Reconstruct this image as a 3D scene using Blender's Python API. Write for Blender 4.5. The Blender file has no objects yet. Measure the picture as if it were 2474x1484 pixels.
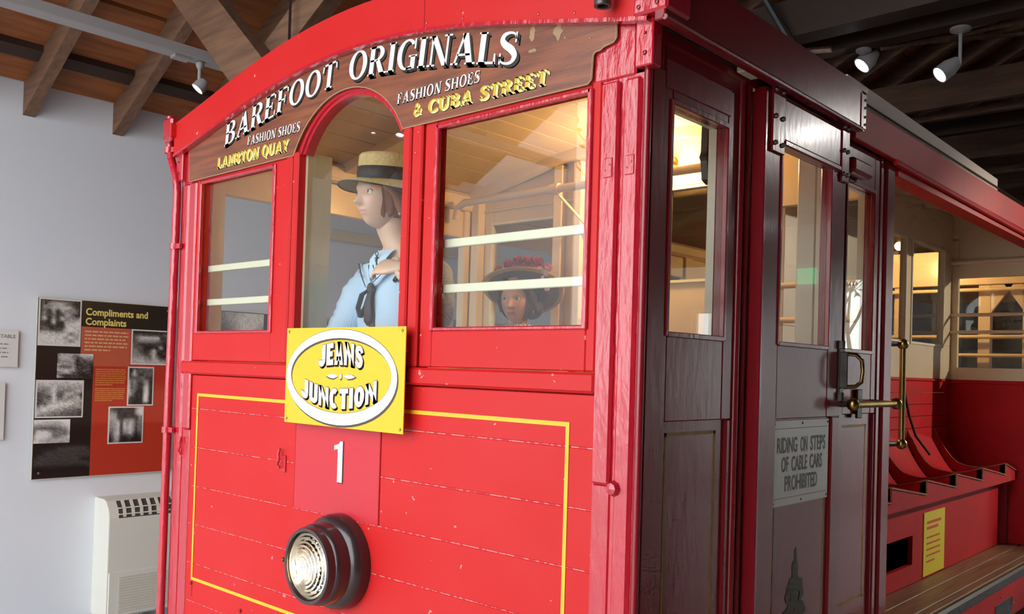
import bpy, bmesh, math, random
from mathutils import Vector, Matrix
random.seed(7)
PI = math.pi
sc = bpy.context.scene
COL = sc.collection

# ------------------------------------------------------------------ camera
cam_d = bpy.data.cameras.new('camera')
cam = bpy.data.objects.new('camera', cam_d)
COL.objects.link(cam)
cam_d.sensor_width = 36.0
cam_d.lens = 2154.16 / 2474.0 * 36.0
cam_d.shift_y = (859.76 - 742.0) / 2474.0
cam_d.clip_start = 0.02
_r = Vector((0.7388957, 0.6731689, 0.029611))
_u = Vector((-0.0109161, -0.0319804, 0.9994289))
_f = Vector((-0.6737314, 0.7387969, 0.0162819))
cam.matrix_world = Matrix(((_r.x, _u.x, -_f.x, 1.19145), (_r.y, _u.y, -_f.y, -1.7537),
                           (_r.z, _u.z, -_f.z, 1.6), (0, 0, 0, 1)))
sc.camera = cam

# ------------------------------------------------------------------ world, exposure, lights
sc.view_settings.view_transform = 'Standard'
sc.view_settings.look = 'None'
sc.view_settings.gamma = 1.0
sc.view_settings.use_curve_mapping = False
sc.view_settings.exposure = 0.16
sc.cycles.use_denoising = True
sc.cycles.max_bounces = 6
sc.cycles.diffuse_bounces = 3
sc.cycles.glossy_bounces = 3
sc.cycles.transparent_max_bounces = 16
sc.cycles.transmission_bounces = 5
sc.cycles.caustics_reflective = False
sc.cycles.caustics_refractive = False
sc.cycles.use_adaptive_sampling = True
sc.cycles.adaptive_threshold = 0.07
sc.cycles.adaptive_min_samples = 12
sc.cycles.sample_clamp_indirect = 6.0
world = bpy.data.worlds.new('overcast_sky'); sc.world = world
world.use_nodes = True
_bg = world.node_tree.nodes['Background']
_bg.inputs[0].default_value = (0.94, 0.97, 1.0, 1); _bg.inputs[1].default_value = 4.5

def portal(name, loc, rot, sx, sy):
    d = bpy.data.lights.new(name, 'AREA'); d.shape = 'RECTANGLE'; d.size = sx; d.size_y = sy
    d.cycles.is_portal = True
    o = bpy.data.objects.new(name, d); COL.objects.link(o); o.location = loc; o.rotation_euler = rot
    return o
# daylight enters through the wide entrance behind the camera on the left and two glazed doors in the far wall
portal('entrance_daylight', (-1.55, -3.28, 2.1), (PI/2, 0, PI), 5.1, 4.2)
portal('door_daylight', (3.3, 9.95, 1.5), (PI/2, 0, 0), .8, 3.0)
portal('door_daylight', (5.4, 9.95, 1.3), (PI/2, 0, 0), .9, 2.6)

def lamp(name, kind, loc, energy, color, size=0.05, target=None, angle=None, blend=0.5):
    d = bpy.data.lights.new(name, kind); d.energy = energy; d.color = color
    d.shadow_soft_size = size
    if kind == 'SPOT': d.spot_size = angle; d.spot_blend = blend
    o = bpy.data.objects.new(name, d); COL.objects.link(o); o.location = loc
    if target: o.rotation_euler = (Vector(target)-Vector(loc)).to_track_quat('-Z', 'Y').to_euler()
    return o

# ------------------------------------------------------------------ materials
def mat(name, col, rough=0.5, metal=0.0, coat=0.0, emit=None, estr=0.0, bump=None, var=None, spec=0.5, chips=None):
    """bump=(scale,strength[,stretch xyz]); var=(scale, colour2, amount[, stretch]); chips=(scale, threshold, colour)"""
    m = bpy.data.materials.new(name); m.use_nodes = True
    nt = m.node_tree; N = nt.nodes; L = nt.links
    b = N['Principled BSDF']
    b.inputs['Base Color'].default_value = (*col, 1)
    b.inputs['Roughness'].default_value = rough
    b.inputs['Metallic'].default_value = metal
    b.inputs['Specular IOR Level'].default_value = spec
    b.inputs['Coat Weight'].default_value = coat
    b.inputs['Coat Roughness'].default_value = 0.12
    if emit:
        b.inputs['Emission Color'].default_value = (*emit, 1); b.inputs['Emission Strength'].default_value = estr
    tc = N.new('ShaderNodeTexCoord')
    src = None
    def coords(st):
        if not st: return tc.outputs['Object']
        mp = N.new('ShaderNodeMapping'); mp.inputs['Scale'].default_value = st
        L.new(tc.outputs['Object'], mp.inputs['Vector']); return mp.outputs['Vector']
    def noise(scale, st=None, detail=4.0):
        n = N.new('ShaderNodeTexNoise'); n.inputs['Scale'].default_value = scale; n.inputs['Detail'].default_value = detail
        L.new(coords(st), n.inputs['Vector']); return n.outputs['Fac']
    if var:
        st = var[3] if len(var) > 3 else None
        f = noise(var[0], st)
        rp = N.new('ShaderNodeValToRGB'); rp.color_ramp.elements[0].position = 0.35; rp.color_ramp.elements[1].position = 0.68
        L.new(f, rp.inputs['Fac'])
        mx = N.new('ShaderNodeMix'); mx.data_type = 'RGBA'
        mx.inputs['A'].default_value = (*col, 1); mx.inputs['B'].default_value = (*var[1], 1)
        ml = N.new('ShaderNodeMath'); ml.operation = 'MULTIPLY'; ml.inputs[1].default_value = var[2]
        L.new(rp.outputs['Color'], ml.inputs[0]); L.new(ml.outputs[0], mx.inputs['Factor'])
        src = mx.outputs['Result']
    if chips:
        f = noise(chips[0], None, 2.0)
        gt = N.new('ShaderNodeMath'); gt.operation = 'GREATER_THAN'; gt.inputs[1].default_value = chips[1]
        L.new(f, gt.inputs[0])
        mx = N.new('ShaderNodeMix'); mx.data_type = 'RGBA'
        if src: L.new(src, mx.inputs['A'])
        else: mx.inputs['A'].default_value = (*col, 1)
        mx.inputs['B'].default_value = (*chips[2], 1)
        L.new(gt.outputs[0], mx.inputs['Factor']); src = mx.outputs['Result']
    if src: L.new(src, b.inputs['Base Color'])
    if bump:
        f = noise(bump[0], bump[2] if len(bump) > 2 else None)
        bp = N.new('ShaderNodeBump'); bp.inputs['Strength'].default_value = bump[1]; bp.inputs['Distance'].default_value = 0.004
        L.new(f, bp.inputs['Height']); L.new(bp.outputs['Normal'], b.inputs['Normal'])
        if coat: L.new(bp.outputs['Normal'], b.inputs['Coat Normal'])
    return m

def glass_mat(name, tint=(1, 1, 1), fac_extra=0.0, rough=0.0):
    m = bpy.data.materials.new(name); m.use_nodes = True
    nt = m.node_tree; N = nt.nodes; L = nt.links; N.clear()
    out = N.new('ShaderNodeOutputMaterial'); mx = N.new('ShaderNodeMixShader')
    tr = N.new('ShaderNodeBsdfTransparent'); tr.inputs['Color'].default_value = (*tint, 1)
    gl = N.new('ShaderNodeBsdfGlossy'); gl.inputs['Roughness'].default_value = rough
    ge = N.new('ShaderNodeNewGeometry'); dt = N.new('ShaderNodeVectorMath'); dt.operation = 'DOT_PRODUCT'
    L.new(ge.outputs['Incoming'], dt.inputs[0]); L.new(ge.outputs['Normal'], dt.inputs[1])
    ab = N.new('ShaderNodeMath'); ab.operation = 'ABSOLUTE'; L.new(dt.outputs['Value'], ab.inputs[0])
    om = N.new('ShaderNodeMath'); om.operation = 'SUBTRACT'; om.inputs[0].default_value = 1.0; L.new(ab.outputs[0], om.inputs[1])
    pw = N.new('ShaderNodeMath'); pw.operation = 'POWER'; pw.inputs[1].default_value = 5.0; L.new(om.outputs[0], pw.inputs[0])
    sc_ = N.new('ShaderNodeMath'); sc_.operation = 'MULTIPLY'; sc_.inputs[1].default_value = 0.96; L.new(pw.outputs[0], sc_.inputs[0])
    ad = N.new('ShaderNodeMath'); ad.operation = 'ADD'; ad.inputs[1].default_value = 0.04+fac_extra; ad.use_clamp = True
    L.new(sc_.outputs[0], ad.inputs[0]); L.new(ad.outputs[0], mx.inputs['Fac'])
    L.new(tr.outputs[0], mx.inputs[1]); L.new(gl.outputs[0], mx.inputs[2]); L.new(mx.outputs[0], out.inputs['Surface'])
    return m

def attr_mat(name, rough=0.6, coat=0.0, emit=0.0, bump=None):
    m = mat(name, (0.5, 0.5, 0.5), rough, coat=coat, bump=bump)
    nt = m.node_tree; a = nt.nodes.new('ShaderNodeAttribute'); a.attribute_name = 'Col'
    nt.links.new(a.outputs['Color'], nt.nodes['Principled BSDF'].inputs['Base Color'])
    return m

M = {}
RED = (0.60, 0.012, 0.012)
M['red'] = mat('red_gloss_paint', RED, 0.45, spec=0.3, bump=(26, 0.10), var=(3.0, (0.63, 0.025, 0.027), 0.55), chips=(34, 0.735, (0.75, 0.26, 0.25)))
M['red_thick'] = mat('red_brushed_thick_paint', (0.56, 0.014, 0.03), 0.25, coat=0.9, bump=(45, 0.9, (1, 1, 0.3)), var=(6, (0.46, 0.015, 0.035), 0.6))
M['plate_red'] = mat('red_number_panel_paint', (0.60, 0.014, 0.028), 0.4, coat=0.2, bump=(20, 0.06))
M['maroon'] = mat('maroon_varnished_paint', (0.24, 0.011, 0.016), 0.26, coat=0.12, spec=0.45, bump=(40, 0.12, (1, 1, 0.3)), var=(5, (0.28, 0.016, 0.021), 0.6, (1, 1, 0.25)))
M['maroon_edge'] = mat('crimson_edge_paint', (0.26, 0.008, 0.014), 0.28, coat=0.4, bump=(50, 0.2, (1, 1, 0.3)))
M['bench_red'] = mat('bench_red_paint', (0.60, 0.012, 0.018), 0.5, spec=0.18, bump=(30, 0.1), var=(4, (0.42, 0.01, 0.016), 0.6))
M['bench_worn'] = mat('worn_bare_wood_edge', (0.42, 0.2, 0.11), 0.6, var=(12, (0.3, 0.08, 0.05), 0.8))
M['cream'] = mat('cream_gloss_paint', (0.80, 0.66, 0.44), 0.3, coat=0.25, bump=(40, 0.12), var=(3, (0.72, 0.56, 0.36), 0.6))
M['cream_dull'] = mat('cream_ceiling_paint', (0.74, 0.60, 0.42), 0.42, coat=0.1, bump=(50, 0.15), var=(4, (0.66, 0.50, 0.33), 0.6))
M['cream_bar'] = mat('pale_cream_enamel', (0.84, 0.80, 0.60), 0.35, coat=0.2, var=(5, (0.78, 0.76, 0.58), 0.6))
M['olive_cream'] = mat('aged_olive_cream_paint', (0.48, 0.42, 0.28), 0.4, coat=0.1, var=(5, (0.40, 0.35, 0.24), 0.7, (3, 3, 0.4)))
M['mahogany'] = mat('varnished_mahogany', (0.17, 0.055, 0.03), 0.4, coat=0.25, var=(9, (0.32, 0.10, 0.045), 0.9, (0.5, 1, 6)), bump=(60, 0.08, (0.3, 1, 6)))
M['board_edge'] = mat('bare_plywood_edge', (0.36, 0.24, 0.12), 0.6)
M['white'] = mat('white_sign_paint', (0.86, 0.86, 0.84), 0.5)
M['black'] = mat('black_sign_paint', (0.02, 0.018, 0.016), 0.5)
M['gold'] = mat('gold_sign_paint', (0.64, 0.44, 0.03), 0.5)
M['pale_gold'] = mat('pale_lemon_sign_paint', (0.82, 0.78, 0.30), 0.5)
M['coach_yellow'] = mat('yellow_coach_line_paint', (0.85, 0.50, 0.02), 0.5, var=(10, (0.8, 0.55, 0.05), 0.6))
M['dull_yellow'] = mat('faded_gold_line_paint', (0.36, 0.20, 0.02), 0.5)
M['sign_yellow'] = mat('yellow_enamel', (0.92, 0.54, 0.008), 0.3, coat=0.2)
M['shadow_brown'] = mat('dark_brown_print', (0.08, 0.06, 0.04), 0.5)
M['notice_white'] = mat('aged_white_enamel', (0.72, 0.66, 0.59), 0.3, coat=0.2, var=(8, (0.66, 0.61, 0.55), 0.7))
M['notice_grey'] = mat('faded_grey_print', (0.17, 0.16, 0.155), 0.5)
M['pink_line'] = mat('pink_line_print', (0.55, 0.30, 0.28), 0.5)
M['notice_yellow'] = mat('bright_yellow_card', (0.86, 0.74, 0.01), 0.45)
M['notice_red'] = mat('red_notice_print', (0.75, 0.08, 0.02), 0.5)
M['glass'] = glass_mat('window_glass', (0.97, 0.985, 0.97), 0.0)
M['lens'] = mat('ribbed_lens_glass', (1.0, 0.97, 0.9), 0.04)
_p = M['lens'].node_tree.nodes['Principled BSDF']; _p.inputs['Transmission Weight'].default_value = 1.0; _p.inputs['IOR'].default_value = 1.45
M['dark_iron'] = mat('dark_painted_iron', (0.035, 0.02, 0.022), 0.28, coat=0.5, bump=(50, 0.1))
M['iron'] = mat('worn_dark_iron', (0.09, 0.085, 0.08), 0.4, metal=0.7, var=(20, (0.16, 0.15, 0.14), 0.7), bump=(60, 0.2))
M['brass'] = mat('tarnished_brass', (0.46, 0.31, 0.10), 0.28, metal=1.0, var=(14, (0.27, 0.18, 0.07), 0.7), bump=(40, 0.08))
M['silver'] = mat('polished_reflector', (0.9, 0.86, 0.78), 0.2, metal=1.0)
M['bulb'] = mat('lit_lamp_bulb', (1, 0.8, 0.5), 0.4, emit=(1.0, 0.72, 0.38), estr=55)
M['warm_bulb'] = mat('lit_cabin_bulb', (1, 0.8, 0.5), 0.4, emit=(1.0, 0.60, 0.22), estr=60)
M['spot_lens'] = mat('lit_spot_lens', (1, 1, 1), 0.4, emit=(0.95, 0.97, 1.0), estr=40)
M['wall'] = mat('pale_blue_grey_wall_paint', (0.76, 0.79, 0.84), 0.8, bump=(120, 0.06), var=(1.5, (0.73, 0.77, 0.83), 0.7))
M['dark_wall'] = mat('grey_brown_wall', (0.44, 0.40, 0.38), 0.7, var=(3, (0.38, 0.35, 0.33), 0.7))
M['pavement'] = mat('pale_concrete_pavement', (0.46, 0.45, 0.43), 0.8, var=(2, (0.40, 0.39, 0.37), 0.6))
M['seam'] = mat('chipped_joint_paint', (0.55, 0.012, 0.02), 0.5, chips=(55, 0.50, (0.62, 0.22, 0.21)))
M['floor'] = mat('grey_polished_floor', (0.58, 0.57, 0.56), 0.22, var=(3, (0.52, 0.51, 0.50), 0.6))
M['ceil_wood'] = mat('stained_sarking_board', (0.36, 0.115, 0.030), 0.6, var=(5, (0.20, 0.062, 0.018), 0.9, (6, 0.6, 6)), bump=(40, 0.15, (6, 0.6, 6)))
M['rafter_wood'] = mat('old_rafter_timber', (0.22, 0.115, 0.065), 0.65, var=(6, (0.13, 0.065, 0.04), 0.9, (0.6, 6, 6)), bump=(40, 0.2, (0.6, 6, 6)))
M['beam_wood'] = mat('shade_toned_beam_timber', (0.042, 0.020, 0.012), 0.65, var=(6, (0.045, 0.022, 0.015), 0.9, (0.6, 6, 6)))  # timber darkened to carry the shade of the right-hand roof
M['shaded_sarking'] = mat('shade_toned_sarking_board', (0.035, 0.018, 0.012), 0.7, var=(5, (0.022, 0.012, 0.009), 0.9, (6, 0.6, 6)))  # sarking board with the shade of the right slope put into its colour
M['slat_wood'] = mat('weathered_slat_timber', (0.30, 0.17, 0.09), 0.5, coat=0.1, var=(7, (0.17, 0.09, 0.05), 0.9, (8, 0.5, 8)), bump=(60, 0.2, (8, 0.5, 8)))
M['rubber'] = mat('black_rubber', (0.03, 0.03, 0.033), 0.5, bump=(60, 0.2))
M['steel_rail'] = mat('grey_powder_coated_steel', (0.33, 0.31, 0.31), 0.5)
M['plastic'] = mat('ivory_plastic', (0.74, 0.73, 0.65), 0.4)
M['dark_slot'] = mat('dark_vent_interior', (0.06, 0.055, 0.05), 0.7)
M['panel_black'] = mat('black_panel_print', (0.018, 0.016, 0.014), 0.3, coat=0.2)
M['panel_red'] = mat('red_panel_print', (0.50, 0.045, 0.022), 0.35, coat=0.15)
M['panel_orange'] = mat('orange_text_print', (0.62, 0.20, 0.05), 0.5)
M['panel_light'] = mat('light_red_text_block', (0.52, 0.11, 0.06), 0.4)
M['panel_pale'] = mat('pale_text_print', (0.70, 0.42, 0.22), 0.5)
M['panel_edge'] = mat('cream_board_edge', (0.62, 0.58, 0.48), 0.6)
M['heading'] = mat('yellow_heading_print', (0.80, 0.66, 0.16), 0.5)
M['paper'] = mat('pale_paper_print', (0.70, 0.69, 0.67), 0.6)
M['print_grey'] = mat('grey_print', (0.25, 0.24, 0.24), 0.6)
M['photo'] = attr_mat('monochrome_photo_print', 0.35, 0.2)
M['skin'] = attr_mat('painted_mannequin_skin', 0.5, 0.05)
M['eye_white'] = mat('eye_white', (0.75, 0.72, 0.68), 0.25)
M['iris'] = mat('dark_iris', (0.05, 0.045, 0.04), 0.2)
M['auburn'] = mat('auburn_hair', (0.34, 0.12, 0.05), 0.5, var=(30, (0.22, 0.07, 0.03), 0.9, (3, 3, 0.5)), bump=(60, 0.5, (3, 3, 0.4)))
M['dark_hair'] = mat('dark_brown_hair', (0.055, 0.022, 0.016), 0.5, var=(30, (0.03, 0.013, 0.01), 0.9, (3, 3, 0.5)), bump=(60, 0.5, (3, 3, 0.4)))
M['straw'] = mat('natural_straw', (0.66, 0.50, 0.24), 0.7, var=(90, (0.52, 0.38, 0.17), 0.8), bump=(140, 0.6))
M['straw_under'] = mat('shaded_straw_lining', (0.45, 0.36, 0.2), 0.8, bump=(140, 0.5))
M['ribbon'] = mat('dark_grey_ribbon', (0.045, 0.035, 0.035), 0.6)
M['navy'] = mat('dark_navy_braid', (0.03, 0.035, 0.05), 0.7)
M['anchor'] = mat('black_embroidery', (0.012, 0.012, 0.018), 0.7)
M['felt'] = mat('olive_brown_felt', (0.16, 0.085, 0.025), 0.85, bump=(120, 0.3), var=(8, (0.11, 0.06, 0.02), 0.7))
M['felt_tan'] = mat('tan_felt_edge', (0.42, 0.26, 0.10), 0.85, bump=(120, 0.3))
M['rose'] = mat('crimson_silk_rose', (0.50, 0.03, 0.045), 0.6, var=(40, (0.28, 0.012, 0.03), 0.9))
M['pink_rose'] = mat('pink_silk_petal', (0.66, 0.20, 0.22), 0.6, var=(40, (0.5, 0.12, 0.15), 0.8))
M['lilac'] = mat('lilac_pink_ribbon', (0.60, 0.40, 0.38), 0.6, var=(20, (0.50, 0.32, 0.36), 0.8))
M['lace'] = mat('ivory_lace', (0.72, 0.66, 0.54), 0.8, bump=(150, 0.8))
M['leaf'] = mat('green_leaf', (0.06, 0.14, 0.03), 0.6, var=(8, (0.14, 0.24, 0.06), 0.9))
M['bark'] = mat('grey_bark', (0.10, 0.08, 0.06), 0.8)
M['exit_green'] = mat('lit_green_sign', (0.02, 0.4, 0.15), 0.4, emit=(0.02, 0.55, 0.22), estr=2.0)
M['canvas'] = mat('off_white_roof_canvas', (0.86, 0.74, 0.66), 0.8, bump=(80, 0.2))
M['roof_grey'] = mat('grey_roof_canvas', (0.25, 0.2, 0.18), 0.8)
def stripe_mat():
    m = mat('pale_blue_striped_cotton', (0.36, 0.54, 0.78), 0.75)
    nt = m.node_tree; N = nt.nodes; L = nt.links
    tc = N.new('ShaderNodeTexCoord'); w = N.new('ShaderNodeTexWave'); w.wave_type = 'BANDS'; w.bands_direction = 'X'
    w.inputs['Scale'].default_value = 70; w.inputs['Distortion'].default_value = 0.6
    L.new(tc.outputs['Object'], w.inputs['Vector'])
    mx = N.new('ShaderNodeMix'); mx.data_type = 'RGBA'
    mx.inputs['A'].default_value = (0.40, 0.58, 0.82, 1); mx.inputs['B'].default_value = (0.62, 0.77, 0.93, 1)
    L.new(w.outputs['Fac'], mx.inputs['Factor']); L.new(mx.outputs['Result'], N['Principled BSDF'].inputs['Base Color'])
    return m
M['stripe'] = stripe_mat()
M['blue_plain'] = mat('pale_blue_collar_cotton', (0.54, 0.71, 0.90), 0.75, bump=(90, 0.2))

# ------------------------------------------------------------------ geometry helpers
class G:
    """collects world-space geometry for one mesh"""
    def __init__(s): s.v = []; s.f = []; s.c = None; s.fm = []
    def add(s, vs, fs, mi=0):
        o = len(s.v); s.v += [tuple(p) for p in vs]; s.f += [tuple(i+o for i in f) for f in fs]; s.fm += [mi]*len(fs); return s
    def box(s, x0, x1, y0, y1, z0, z1, mi=0, bev=0.0):
        if x1 < x0: x0, x1 = x1, x0
        if y1 < y0: y0, y1 = y1, y0
        if z1 < z0: z0, z1 = z1, z0
        if bev <= 0:
            vs = [(x, y, z) for z in (z0, z1) for y in (y0, y1) for x in (x0, x1)]
            return s.add(vs, [(0, 2, 3, 1), (4, 5, 7, 6), (0, 1, 5, 4), (2, 6, 7, 3), (0, 4, 6, 2), (1, 3, 7, 5)], mi)
        b = min(bev, (x1-x0)*.45, (y1-y0)*.45, (z1-z0)*.45)
        bm = bmesh.new(); bmesh.ops.create_cube(bm, size=1.0)
        for v in bm.verts:
            v.co = Vector(((x0+x1)/2+v.co.x*(x1-x0), (y0+y1)/2+v.co.y*(y1-y0), (z0+z1)/2+v.co.z*(z1-z0)))
        bmesh.ops.bevel(bm, geom=list(bm.edges), offset=b, segments=1, affect='EDGES')
        bm.verts.index_update()
        s.add([v.co for v in bm.verts], [[v.index for v in f.verts] for f in bm.faces], mi); bm.free(); return s
    def prism(s, poly, axis, a, b, mi=0):
        """poly of 2-d points extruded along axis; X:(y,z) Y:(x,z) Z:(x,y)"""
        def p3(p, d): return {'X': (d, p[0], p[1]), 'Y': (p[0], d, p[1]), 'Z': (p[0], p[1], d)}[axis]
        n = len(poly); vs = [p3(p, a) for p in poly]+[p3(p, b) for p in poly]
        fs = [tuple(range(n)), tuple(range(2*n-1, n-1, -1))]+[(i, (i+1) % n, (i+1) % n+n, i+n) for i in range(n)]
        return s.add(vs, fs, mi)
    def loft(s, rings, close=True, caps=True, mi=0):
        n = len(rings[0]); vs = [p for r_ in rings for p in r_]; fs = []
        m = n if close else n-1
        for k in range(len(rings)-1):
            for i in range(m):
                j = (i+1) % n; fs.append((k*n+i, k*n+j, (k+1)*n+j, (k+1)*n+i))
        if caps and close:
            fs.append(tuple(range(n-1, -1, -1))); fs.append(tuple((len(rings)-1)*n+i for i in range(n)))
        return s.add(vs, fs, mi)
    def tube(s, pts, rad, n=10, mi=0, caps=True, flat=1.0, up=None):
        pts = [Vector(p) for p in pts]; rads = rad if isinstance(rad, (list, tuple)) else [rad]*len(pts)
        rings = []; prev = None
        for k, p in enumerate(pts):
            d = (pts[min(k+1, len(pts)-1)]-pts[max(k-1, 0)]).normalized()
            if prev is None:
                a = Vector(up) if up else (Vector((0, 0, 1)) if abs(d.z) < .9 else Vector((1, 0, 0)))
            else: a = prev
            x = (a-d*a.dot(d)).normalized(); prev = x; y = d.cross(x)
            rings.append([p+(x*math.cos(2*PI*i/n)+y*math.sin(2*PI*i/n)*flat)*rads[k] for i in range(n)])
        return s.loft(rings, True, caps, mi)
    def lathe(s, prof, o, axis, n=32, mi=0, caps=False):
        """prof: (radius, distance along axis)"""
        o = Vector(o); ax = Vector(axis).normalized()
        x = ax.orthogonal().normalized(); y = ax.cross(x)
        rings = [[o+ax*h+(x*math.cos(2*PI*i/n)+y*math.sin(2*PI*i/n))*max(rr, 1e-4) for i in range(n)] for rr, h in prof]
        return s.loft(rings, True, caps, mi)
    def ball(s, c, r_, n=12, mi=0, sc=(1, 1, 1)):
        c = Vector(c); rings = []
        for k in range(n//2+1):
            ph = -PI/2+PI*k/(n//2)
            rings.append([c+Vector((math.cos(ph)*math.cos(2*PI*i/n)*r_*sc[0]+1e-6*i, math.cos(ph)*math.sin(2*PI*i/n)*r_*sc[1], math.sin(ph)*r_*sc[2])) for i in range(n)])
        return s.loft(rings, True, False, mi)
    def grid(s, rows, mi=0, flip=False):
        n = len(rows[0]); vs = [p for r_ in rows for p in r_]; fs = []
        for k in range(len(rows)-1):
            for i in range(n-1):
                q = (k*n+i, k*n+i+1, (k+1)*n+i+1, (k+1)*n+i); fs.append(q[::-1] if flip else q)
        return s.add(vs, fs, mi)
    def xf(s, m):
        s.v = [tuple(m @ Vector(p)) for p in s.v]; return s

def part(name, g, mats, parent=None, smooth=False, label=None, kind=None, recalc=True):
    me = bpy.data.meshes.new(name); me.from_pydata([tuple(p) for p in g.v], [], g.f)
    if not isinstance(mats, (list, tuple)): mats = [mats]
    for m in mats: me.materials.append(M[m])
    if len(mats) > 1: me.polygons.foreach_set('material_index', g.fm)
    if recalc:
        bm = bmesh.new(); bm.from_mesh(me); bmesh.ops.recalc_face_normals(bm, faces=bm.faces[:]); bm.to_mesh(me); bm.free()
    if g.c:
        a = me.color_attributes.new('Col', 'FLOAT_COLOR', 'POINT')
        a.data.foreach_set('color', [x for c in g.c for x in (*c[:3], 1.0)])
    if smooth:
        me.polygons.foreach_set('use_smooth', [True]*len(me.polygons))
        if smooth != 'all':
            me.set_sharp_from_angle(angle=math.radians(38))
    me.update()
    o = bpy.data.objects.new(name, me); COL.objects.link(o)
    if parent is not None:
        o.parent = parent
        if parent.name in ROOT_LOC: o.matrix_parent_inverse = Matrix.Translation(-ROOT_LOC[parent.name])
    if label: o['label'] = label
    if kind: o['kind'] = kind
    return o
ROOT_LOC = {}
def thing(name, loc, label, category, group=None):
    o = bpy.data.objects.new(name, None); COL.objects.link(o); o.location = loc; o.empty_display_size = 0.1
    o['label'] = label; o['category'] = category
    if group: o['group'] = group
    ROOT_LOC[o.name] = Vector(loc); return o
def solo(name, g, mats, label, category, **k):
    o = part(name, g, mats, None, label=label, **k); o['category'] = category; ROOT_LOC[o.name] = Vector((0, 0, 0)); return o
def struct(name, g, mats, **k):
    o = part(name, g, mats, None, kind='structure', **k); ROOT_LOC[o.name] = Vector((0, 0, 0)); return o
def quad(g, x0, x1, z0, z1, y, mi=0): g.box(x0, x1, y-.0008, y, z0, z1, mi); return g
# ================================================================== the room
XL, XR, YF, YB = -4.1, 6.6, -3.3, 10.0       # inner faces of the walls
ZE, SL, XRIDGE = 2.93, 0.55, 1.25            # eaves height, roof pitch, ridge
struct('floor', G().box(XL-.2, XR+.2, YF-.2, YB+.2, -.12, 0), 'floor')
wall_left = struct('wall_left', G().box(XL-.2, XL, YF, YB+.2, 0, ZE+.19).box(XL-.2, XL, -4.85, YF, 0, 4.6), 'wall')
struct('wall_right', G().box(XR, XR+.2, YF-.2, YB+.2, 0, ZE+.19), 'dark_wall')
# the front of the building is open on the left (a wide entrance); solid behind the camera
struct('wall_front', G().box(1.0, XR, YF-.2, YF, 0, 6.2), 'dark_wall')
g = G(); g.box(XL, 2.9, YB, YB+.2, 0, 6.2); g.box(3.7, 4.95, YB, YB+.2, 0, 6.2); g.box(5.85, XR, YB, YB+.2, 0, 6.2); g.box(2.9, 3.7, YB, YB+.2, 3.0, 6.2); g.box(4.95, 5.85, YB, YB+.2, 2.6, 6.2)
wall_back = struct('wall_back', g, 'dark_wall')
for k, (xa, xb, zt_) in enumerate(((2.9, 3.7, 3.0), (4.95, 5.85, 2.6))):
    wf = struct('door_%d' % (k+1), G().box(xa, xa+.06, YB+.05, YB+.11, 0, zt_).box(xb-.06, xb, YB+.05, YB+.11, 0, zt_).box(xa+.06, xb-.06, YB+.05, YB+.11, zt_-.06, zt_).box(xa+.06, xb-.06, YB+.05, YB+.11, 0, .1), 'white')
    part('pane', G().box(xa+.06, xb-.06, YB+.075, YB+.08, .1, zt_-.06), 'glass', wf)

# roof: sloping board lining on rafters, ridge above the car
def roof_z(x): return ZE+SL*(x-XL) if x < XRIDGE else ZE+SL*(XRIDGE-XL)-SL*(x-XRIDGE)
g = G()
for xa, xb in ((XL-.2, XRIDGE), (XRIDGE, XR+.2)):
    za, zb = roof_z(xa)+.22, roof_z(xb)+.22
    g.prism([(xa, za), (xb, zb), (xb, zb+.05), (xa, za+.05)], 'Y', YF-.2, YB+.2)
ceiling = struct('ceiling', g, 'beam_wood')
nb = 17; w = (XRIDGE-XL)/nb
for k in range(nb):                                              # left slope: boards run along the wall, small shadow gaps
    xa, xb = XL+k*w+.012, XL+(k+1)*w
    off = .012 if k % 2 else 0.0
    g = G(); g.prism([(xa, roof_z(xa)+.165-off), (xb, roof_z(xb)+.165-off), (xb, roof_z(xb)+.215), (xa, roof_z(xa)+.215)], 'Y', YF, YB)
    part('board', g, 'ceil_wood', ceiling)
for k in range(15):  # right slope: boards again, with shade put into their colour
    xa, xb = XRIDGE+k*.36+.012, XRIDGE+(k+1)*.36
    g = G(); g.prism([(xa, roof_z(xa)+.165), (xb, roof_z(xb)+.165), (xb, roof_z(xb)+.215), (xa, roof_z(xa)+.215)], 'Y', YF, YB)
    part('board', g, 'shaded_sarking', ceiling)
part('purlin', G().prism([(XL+.20, roof_z(XL+.2)+.13), (XL+.27, roof_z(XL+.27)+.13), (XL+.27, roof_z(XL+.27)+.17), (XL+.2, roof_z(XL+.2)+.17)], 'Y', YF, YB), 'beam_wood', ceiling)
for y in [.04+.49*i for i in range(-13, 20)]:
    if -3.2 < y < 9.6:
        for xa, xb in ((XL, XRIDGE), (XR, XRIDGE)):
            g = G(); g.prism([(xa, roof_z(xa)-.01), (xb, roof_z(xb)-.01), (xb, roof_z(xb)+.17), (xa, roof_z(xa)+.17)], 'Y', y-.03, y+.03)
            part('rafter', g, 'rafter_wood' if xa < 0 else 'beam_wood', ceiling)  # right-hand rafters take the shade-darkened timber
# roof truss webs over the aisle beside the car
def plank(g, a, b, wd, y0, y1):
    a = Vector((a[0], 0, a[1])); b = Vector((b[0], 0, b[1])); d = (b-a).normalized(); n = Vector((-d.z, 0, d.x))*wd/2
    return g.prism([(p.x, p.z) for p in (a-n, b-n, b+n, a+n)], 'Y', y0, y1)
truss = part('truss_web', plank(G(), (-3.20, 3.62), (-2.36, 2.86), .22, .37, .45), 'rafter_wood', ceiling)
part('truss_web', plank(G(), (-2.50, 2.94), (-.4, 4.12), .15, .46, .54), 'rafter_wood', ceiling)
part('tie_rod', G().tube([(-2.16, .42, 2.6), (-2.16, .42, 4.0)], .006, 6), 'dark_iron', ceiling)
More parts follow.
